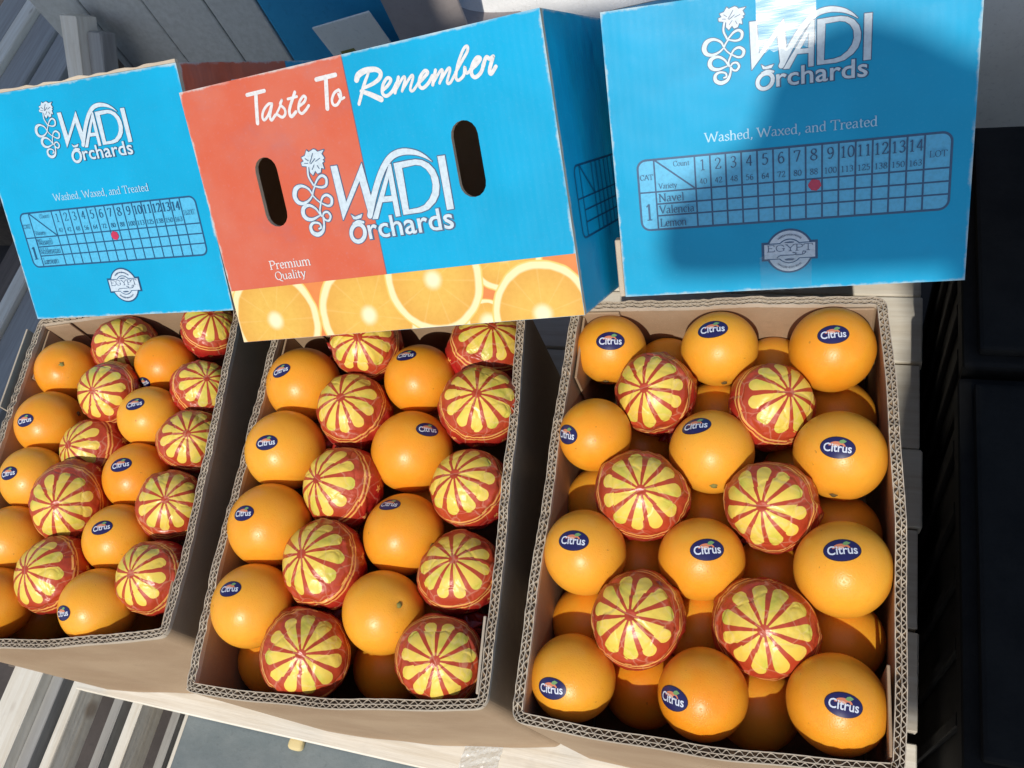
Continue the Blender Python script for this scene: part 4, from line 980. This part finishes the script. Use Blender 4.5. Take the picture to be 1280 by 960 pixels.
ROLL = {('R', 1): 8, ('R', 2): 6, ('R', 3): -5, ('R', 4): 14, ('R', 5): -4, ('R', 8): 9, ('R', 7): 5, ('R', 9): 4, ('R', 11): -8,
        ('M', 0): 22, ('M', 1): 10, ('M', 2): 8, ('M', 3): 10, ('M', 4): 8, ('M', 5): -6, ('M', 6): 6}
STEM_PX = {('M', 7): (.38, .18), ('L', 0): (-.2, .2), ('R', 4): (.04, -.80), ('R', 5): (-.16, -.90), ('R', 0): (-.14, -.92), ('M', 6): (.72, -.28), ('M', 3): (.94, .0), ('L', 9): (.86, .1), ('L', 1): (.75, .32), ('R', 1): (.15, -.9)}
def unit(v): v = np.asarray(v, float); return v / np.linalg.norm(v)
def make_field(seed):
    rg = np.random.default_rng(seed)
    Q = rg.normal(size=(5, 3)); Q /= np.linalg.norm(Q, axis=1)[:, None]
    fr = rg.uniform(1.5, 3.2, 5); ph = rg.uniform(0, 6.28, 5); am = rg.uniform(.004, .0115, 5)
    return lambda D: sum(a * np.sin(f * (D @ q) + p) for a, f, p, q in zip(am, fr, ph, Q))
def peel_radius(D, R, stem, field):
    c = D @ stem; ang = np.arccos(np.clip(c, -1, 1))
    return R * (1 - .022 * c * c + field(D) - .030 * np.exp(-(ang / .13) ** 2) + .006 * np.exp(-((ang - .34) / .16) ** 2))
def sphere_dirs(nu, nv, axis):
    z = unit(axis); x = unit(np.cross(z, (0.31, .9, .2))); y = np.cross(z, x)
    D = [z]; F = []
    for j in range(1, nv):
        t = math.pi * j / nv
        for i in range(nu):
            a = 2 * math.pi * i / nu; D.append(math.cos(t) * z + math.sin(t) * (math.cos(a) * x + math.sin(a) * y))
    D.append(-z); D = np.array(D); last = len(D) - 1
    for i in range(nu): F.append((0, 1 + i, 1 + (i + 1) % nu))
    for j in range(nv - 2):
        for i in range(nu):
            a = 1 + j * nu + i; b = 1 + j * nu + (i + 1) % nu; F.append((a, a + nu, b + nu, b))
    for i in range(nu): F.append((last, last - nu + (i + 1) % nu, last - nu + i))
    return D, F
CIT_V, CIT_F = sans('Citrus', .016, 1.0)
cw = CIT_V[:, 0].max() - CIT_V[:, 0].min(); CIT_V = np.c_[(CIT_V[:, 0] - CIT_V[:, 0].min()) / cw - .5, CIT_V[:, 1] / cw]
def grid_disc(rx, ry, rings=5, n=30):
    V = [(0, 0)]; F = []
    for j in range(1, rings + 1):
        for i in range(n): a = 2 * math.pi * i / n; V.append((rx * j / rings * math.cos(a), ry * j / rings * math.sin(a)))
    for i in range(n): F.append((0, 1 + i, 1 + (i + 1) % n))
    for j in range(rings - 1):
        for i in range(n):
            a = 1 + j * n + i; b = 1 + j * n + (i + 1) % n; F.append((a, a + n, b + n, b))
    return np.array(V), F
def add_sticker(o, R, nrm, roll, stem, field, size=1.0):
    nrm = unit(nrm); up = np.array(CAM_UP); up = unit(up - (up @ nrm) * nrm); rt = np.cross(up, nrm)
    c, s = math.cos(R_(roll)), math.sin(R_(roll)); rt, up = c * rt + s * up, c * up - s * rt
    def wrapv(V, lift):
        V = np.asarray(V, float); L = np.hypot(V[:, 0], V[:, 1]); L1 = np.where(L < 1e-9, 1, L); a = L / R
        D = np.cos(a)[:, None] * nrm + np.sin(a)[:, None] * ((V[:, 0] / L1)[:, None] * rt + (V[:, 1] / L1)[:, None] * up)
        return D * (peel_radius(D, R, stem, field) + lift)[:, None]
    k = .001 * size
    V, F = grid_disc(15.2 * k, 9.9 * k); st = obj('sticker', mesh('sticker', wrapv(V, .00022), F, M['sticker_rim'], True), o)
    V, F = grid_disc(14.5 * k, 9.2 * k); obj('sticker_print', mesh('sticker_print', wrapv(V, .00034), F, M['sticker'], True), st)
    # half an orange rising behind the word, with a leaf
    def fan(c, r, a0, a1, n=14):
        V = [c] + [(c[0] + r * math.cos(R_(a0 + (a1 - a0) * i / n)), c[1] + r * .62 * math.sin(R_(a0 + (a1 - a0) * i / n))) for i in range(n + 1)]
        return np.array(V) * k, [(0, i, i + 1) for i in range(1, n + 1)]
    V, F = fan((-.6, .9), 7.2, 6, 174); obj('sticker_print', mesh('sticker_print', wrapv(V, .00044), F, M['sticker_orange']), st)
    V, F = fan((-1.6, .9), 3.4, 10, 170); obj('sticker_print', mesh('sticker_print', wrapv(V, .00050), F, mat_cream), st)
    leaf = np.array([(.6, 4.6), (2.0, 6.6), (4.4, 7.4), (7.2, 6.0), (5.4, 4.4), (3.0, 3.6)]) * k
    obj('sticker_print', mesh('sticker_print', wrapv(leaf, .00052), [tuple(range(6))], M['sticker_green']), st)
    T = CIT_V * 23.5 * k; T = np.c_[T[:, 0], T[:, 1] * 1.12 - .0038 * size]
    obj('lettering', mesh('lettering', wrapv(T, .00062), CIT_F, M['sticker_white']), st)
mat_cream = mat_flat('cream_sticker_print', (.70, .40, .28), .35)
def add_calyx(o, R, stem, field, seed, fresh):
    rg = np.random.default_rng(seed); z = unit(stem); x = unit(np.cross(z, (.3, .2, .9))); y = np.cross(z, x)
    n = 15; V = []; base = peel_radius(z[None], R, stem, field)[0]
    V.append(z * (base + .0022))
    for i in range(n):
        a = 2 * math.pi * i / n; V.append(z * (base + .0018) + .0018 * (math.cos(a) * x + math.sin(a) * y))
    for i in range(n):
        a = 2 * math.pi * i / n; r = (.0036 if i % 3 == 0 else .0027) * rg.uniform(.75, 1.25)
        D = unit(z + (r / R) * (math.cos(a) * x + math.sin(a) * y)); V.append(D * (peel_radius(D[None], R, stem, field)[0] + .0004))
    F = [(0, 1 + i, 1 + (i + 1) % n) for i in range(n)] + [(1 + i, 1 + n + i, 1 + n + (i + 1) % n, 1 + (i + 1) % n) for i in range(n)]
    obj('calyx', mesh('calyx', V, F, M['calyx'] if fresh else M['calyx_dark'], True), o)

def view_dir(pos, ox, oy):
    v = unit(np.array(CAM_LOC) - pos); rt = unit(np.array(CAM_RIGHT) - (np.array(CAM_RIGHT) @ v) * v); up = np.cross(v, rt)
    m = math.hypot(ox, oy)
    return unit(ox * rt + oy * up + math.sqrt(max(0, 1 - m * m)) * v)
def orange(key, idx, pos, R, stick, label, group):
    rg = np.random.default_rng(hash((ord(key), idx)) % 99991)
    field = make_field(idx * 13 + ord(key))
    if (key, idx) in STEM_PX: stem = view_dir(np.array(pos), *STEM_PX[(key, idx)])
    else: stem = unit((rg.normal(), rg.normal(), -abs(rg.normal()) - .6))
    D, F = sphere_dirs(56, 36, stem)
    o = obj('orange', mesh('orange', D * peel_radius(D, R, stem, field)[:, None], F, M['peel'], True), None, Matrix.Translation(pos))
    tag(o, label, 'orange', group)
    add_calyx(o, R, stem, field, idx, (key, idx) in (('M', 7), ('L', 9), ('R', 4), ('L', 0)))
    if stick is not None: add_sticker(o, R, stick, ROLL.get((key, idx), 14 if key == 'L' else 0), stem, field, (.95 if key == 'R' else .80) * rg.uniform(.97, 1.03))
    return o
def wrapped(key, idx, pos, R, hub, label, group):
    rg = np.random.default_rng(idx * 31 + ord(key))
    z = unit(hub); x = unit(np.cross((rg.normal(), rg.normal(), .3), z)); y = np.cross(z, x)
    D, F = sphere_dirs(108, 72, (0, 0, 1.0))
    th = np.arccos(np.clip(D[:, 2], -1, 1)); ph = np.arctan2(D[:, 1], D[:, 0])
    field = make_field(idx * 7 + 5)
    r = 1 + field(D) - .02 * D[:, 2] ** 2
    # folds: thin creases where the tissue doubles over, stronger away from the rosette
    env = .35 + .9 * np.clip((th - .5) / 1.1, 0, 1)
    for _ in range(22):
        q = rg.normal(size=3); q[2] *= .45; q = unit(q); c = rg.uniform(-.8, .8); a = rg.uniform(.014, .045)
        d = D @ q - c; r += env * a * (np.abs(d) - .4) * rg.choice((-1, 1))
        if rg.random() < .6: r += env * rg.uniform(.014, .040) * (1 / (1 + np.exp(-d * 90)) - .5) * np.exp(-np.abs(d) * 5)
    m = rg.integers(9, 15); p0 = rg.uniform(0, 6.28)
    pleat = np.abs(np.sin(ph * m / 2 + p0 + 1.3 * np.sin(th * 3 + p0)))
    r += .06 * np.clip((th - 1.1) / 1.2, 0, 1) ** 1.5 * (pleat - .5)
    ridge = np.exp(-((th - 1.12 - .10 * np.sin(2 * ph + p0)) / .05) ** 2) * (.5 + .5 * np.sin(5 * ph + p0 * 2)); r += .035 * ridge
    o = obj('wrapped_orange', mesh('wrapped_orange', D * (r * R * .985)[:, None], F, M['wrap'], True), None, frame(pos, x, y, z))
    tag(o, label, 'wrapped orange', group)
    # gathered tail of the tissue
    V = []; F = []; nu, nv = 40, 6; ta = rg.uniform(0, 6.28)
    ax = unit((math.cos(ta) * .9, math.sin(ta) * .9, -.75)); bx = unit(np.cross(ax, (0.1, .2, 1))); by = np.cross(ax, bx)
    for j in range(nv + 1):
        t = j / nv; rad = R * (.16 + .22 * t)
        for i in range(nu):
            a = 2 * math.pi * i / nu; w = 1 + .30 * t * math.sin(7 * a + 2 * t + p0) + .18 * t * math.sin(13 * a + p0)
            V.append(ax * R * (.93 + .20 * t + .03 * math.sin(5 * a) * t) + (bx * math.cos(a) + by * math.sin(a) * .55) * rad * w)
    for j in range(nv):
        for i in range(nu):
            a = j * nu + i; b = j * nu + (i + 1) % nu; F.append((a, b, b + nu, a + nu))
    obj('tissue_tail', mesh('tissue_tail', V, F, M['wrap_red'], True), o)
    return o
t = NT('red_tissue'); oo = t.obj(); nz = t.noise(oo, 160, 4, .65)
M['wrap_red'] = t.set(color=t.mix(nz, (.30, .016, .010), (.50, .045, .025)), rough=.35, normal=t.bump(nz, .3, .001))

ORD = ('front', 'second', 'third', 'fourth', 'rear')
CN = {'R': 'right carton', 'M': 'middle carton', 'L': 'left carton'}
NTH = ('nearest', 'second nearest', 'third nearest', 'fourth nearest', 'fifth nearest', 'sixth nearest', 'seventh nearest', 'eighth nearest', 'ninth nearest', 'tenth nearest', 'eleventh nearest', 'twelfth nearest', 'thirteenth nearest', 'fourteenth nearest', 'fifteenth nearest', 'sixteenth nearest')
cnt = {}; low = {}
for k in 'RML':
    L = [f for f in FRUIT if f[0] == k and f[1] == 2]
    inv = TFRAME[k].inverted()
    low[k] = [f[2:5] for f in sorted(L, key=lambda f: (inv @ Vector(f[2:5])).y)]
for f in FRUIT:
    k, kind, x, y, z, R, d = f
    i = cnt.get((k, kind), 0); cnt[(k, kind)] = i + 1
    pos = (x, y, z)
    def row(n, total):
        r = total - 1 - n
        return 'rear' if r == total - 1 else ORD[r]
    if kind == 0:
        if k == 'R': c, r = ('left', 'middle', 'right')[i % 3], row(i // 3, 4)
        elif k == 'M': c, r = ('left', 'right')[i // 4], row(i % 4, 4)
        else: c, r = ('left', 'right')[i // 5], row(i % 5, 5)
        st = 'stickered' if d is not None else 'bare'
        orange(k, i, pos, R, d, '%s orange in the %s, %s plain column, %s row' % (st, CN[k], c, r), 'unwrapped oranges in the cartons')
    elif kind == 1:
        tot = 3 if k == 'R' else 5
        c, r = ('left', 'right')[i % 2], row(i // 2, tot)
        wrapped(k, i, pos, R, d, 'orange in red and yellow tissue in the %s, %s wrapped column, %s row' % (CN[k], c, r), 'tissue-wrapped oranges in the cartons')
    else:
        nth = low[k].index((x, y, z))
        orange(k, 100 + i, pos, R, None, 'half-hidden lower-layer orange in the %s, %s to its front edge' % (CN[k], NTH[nth]), 'lower layer oranges')
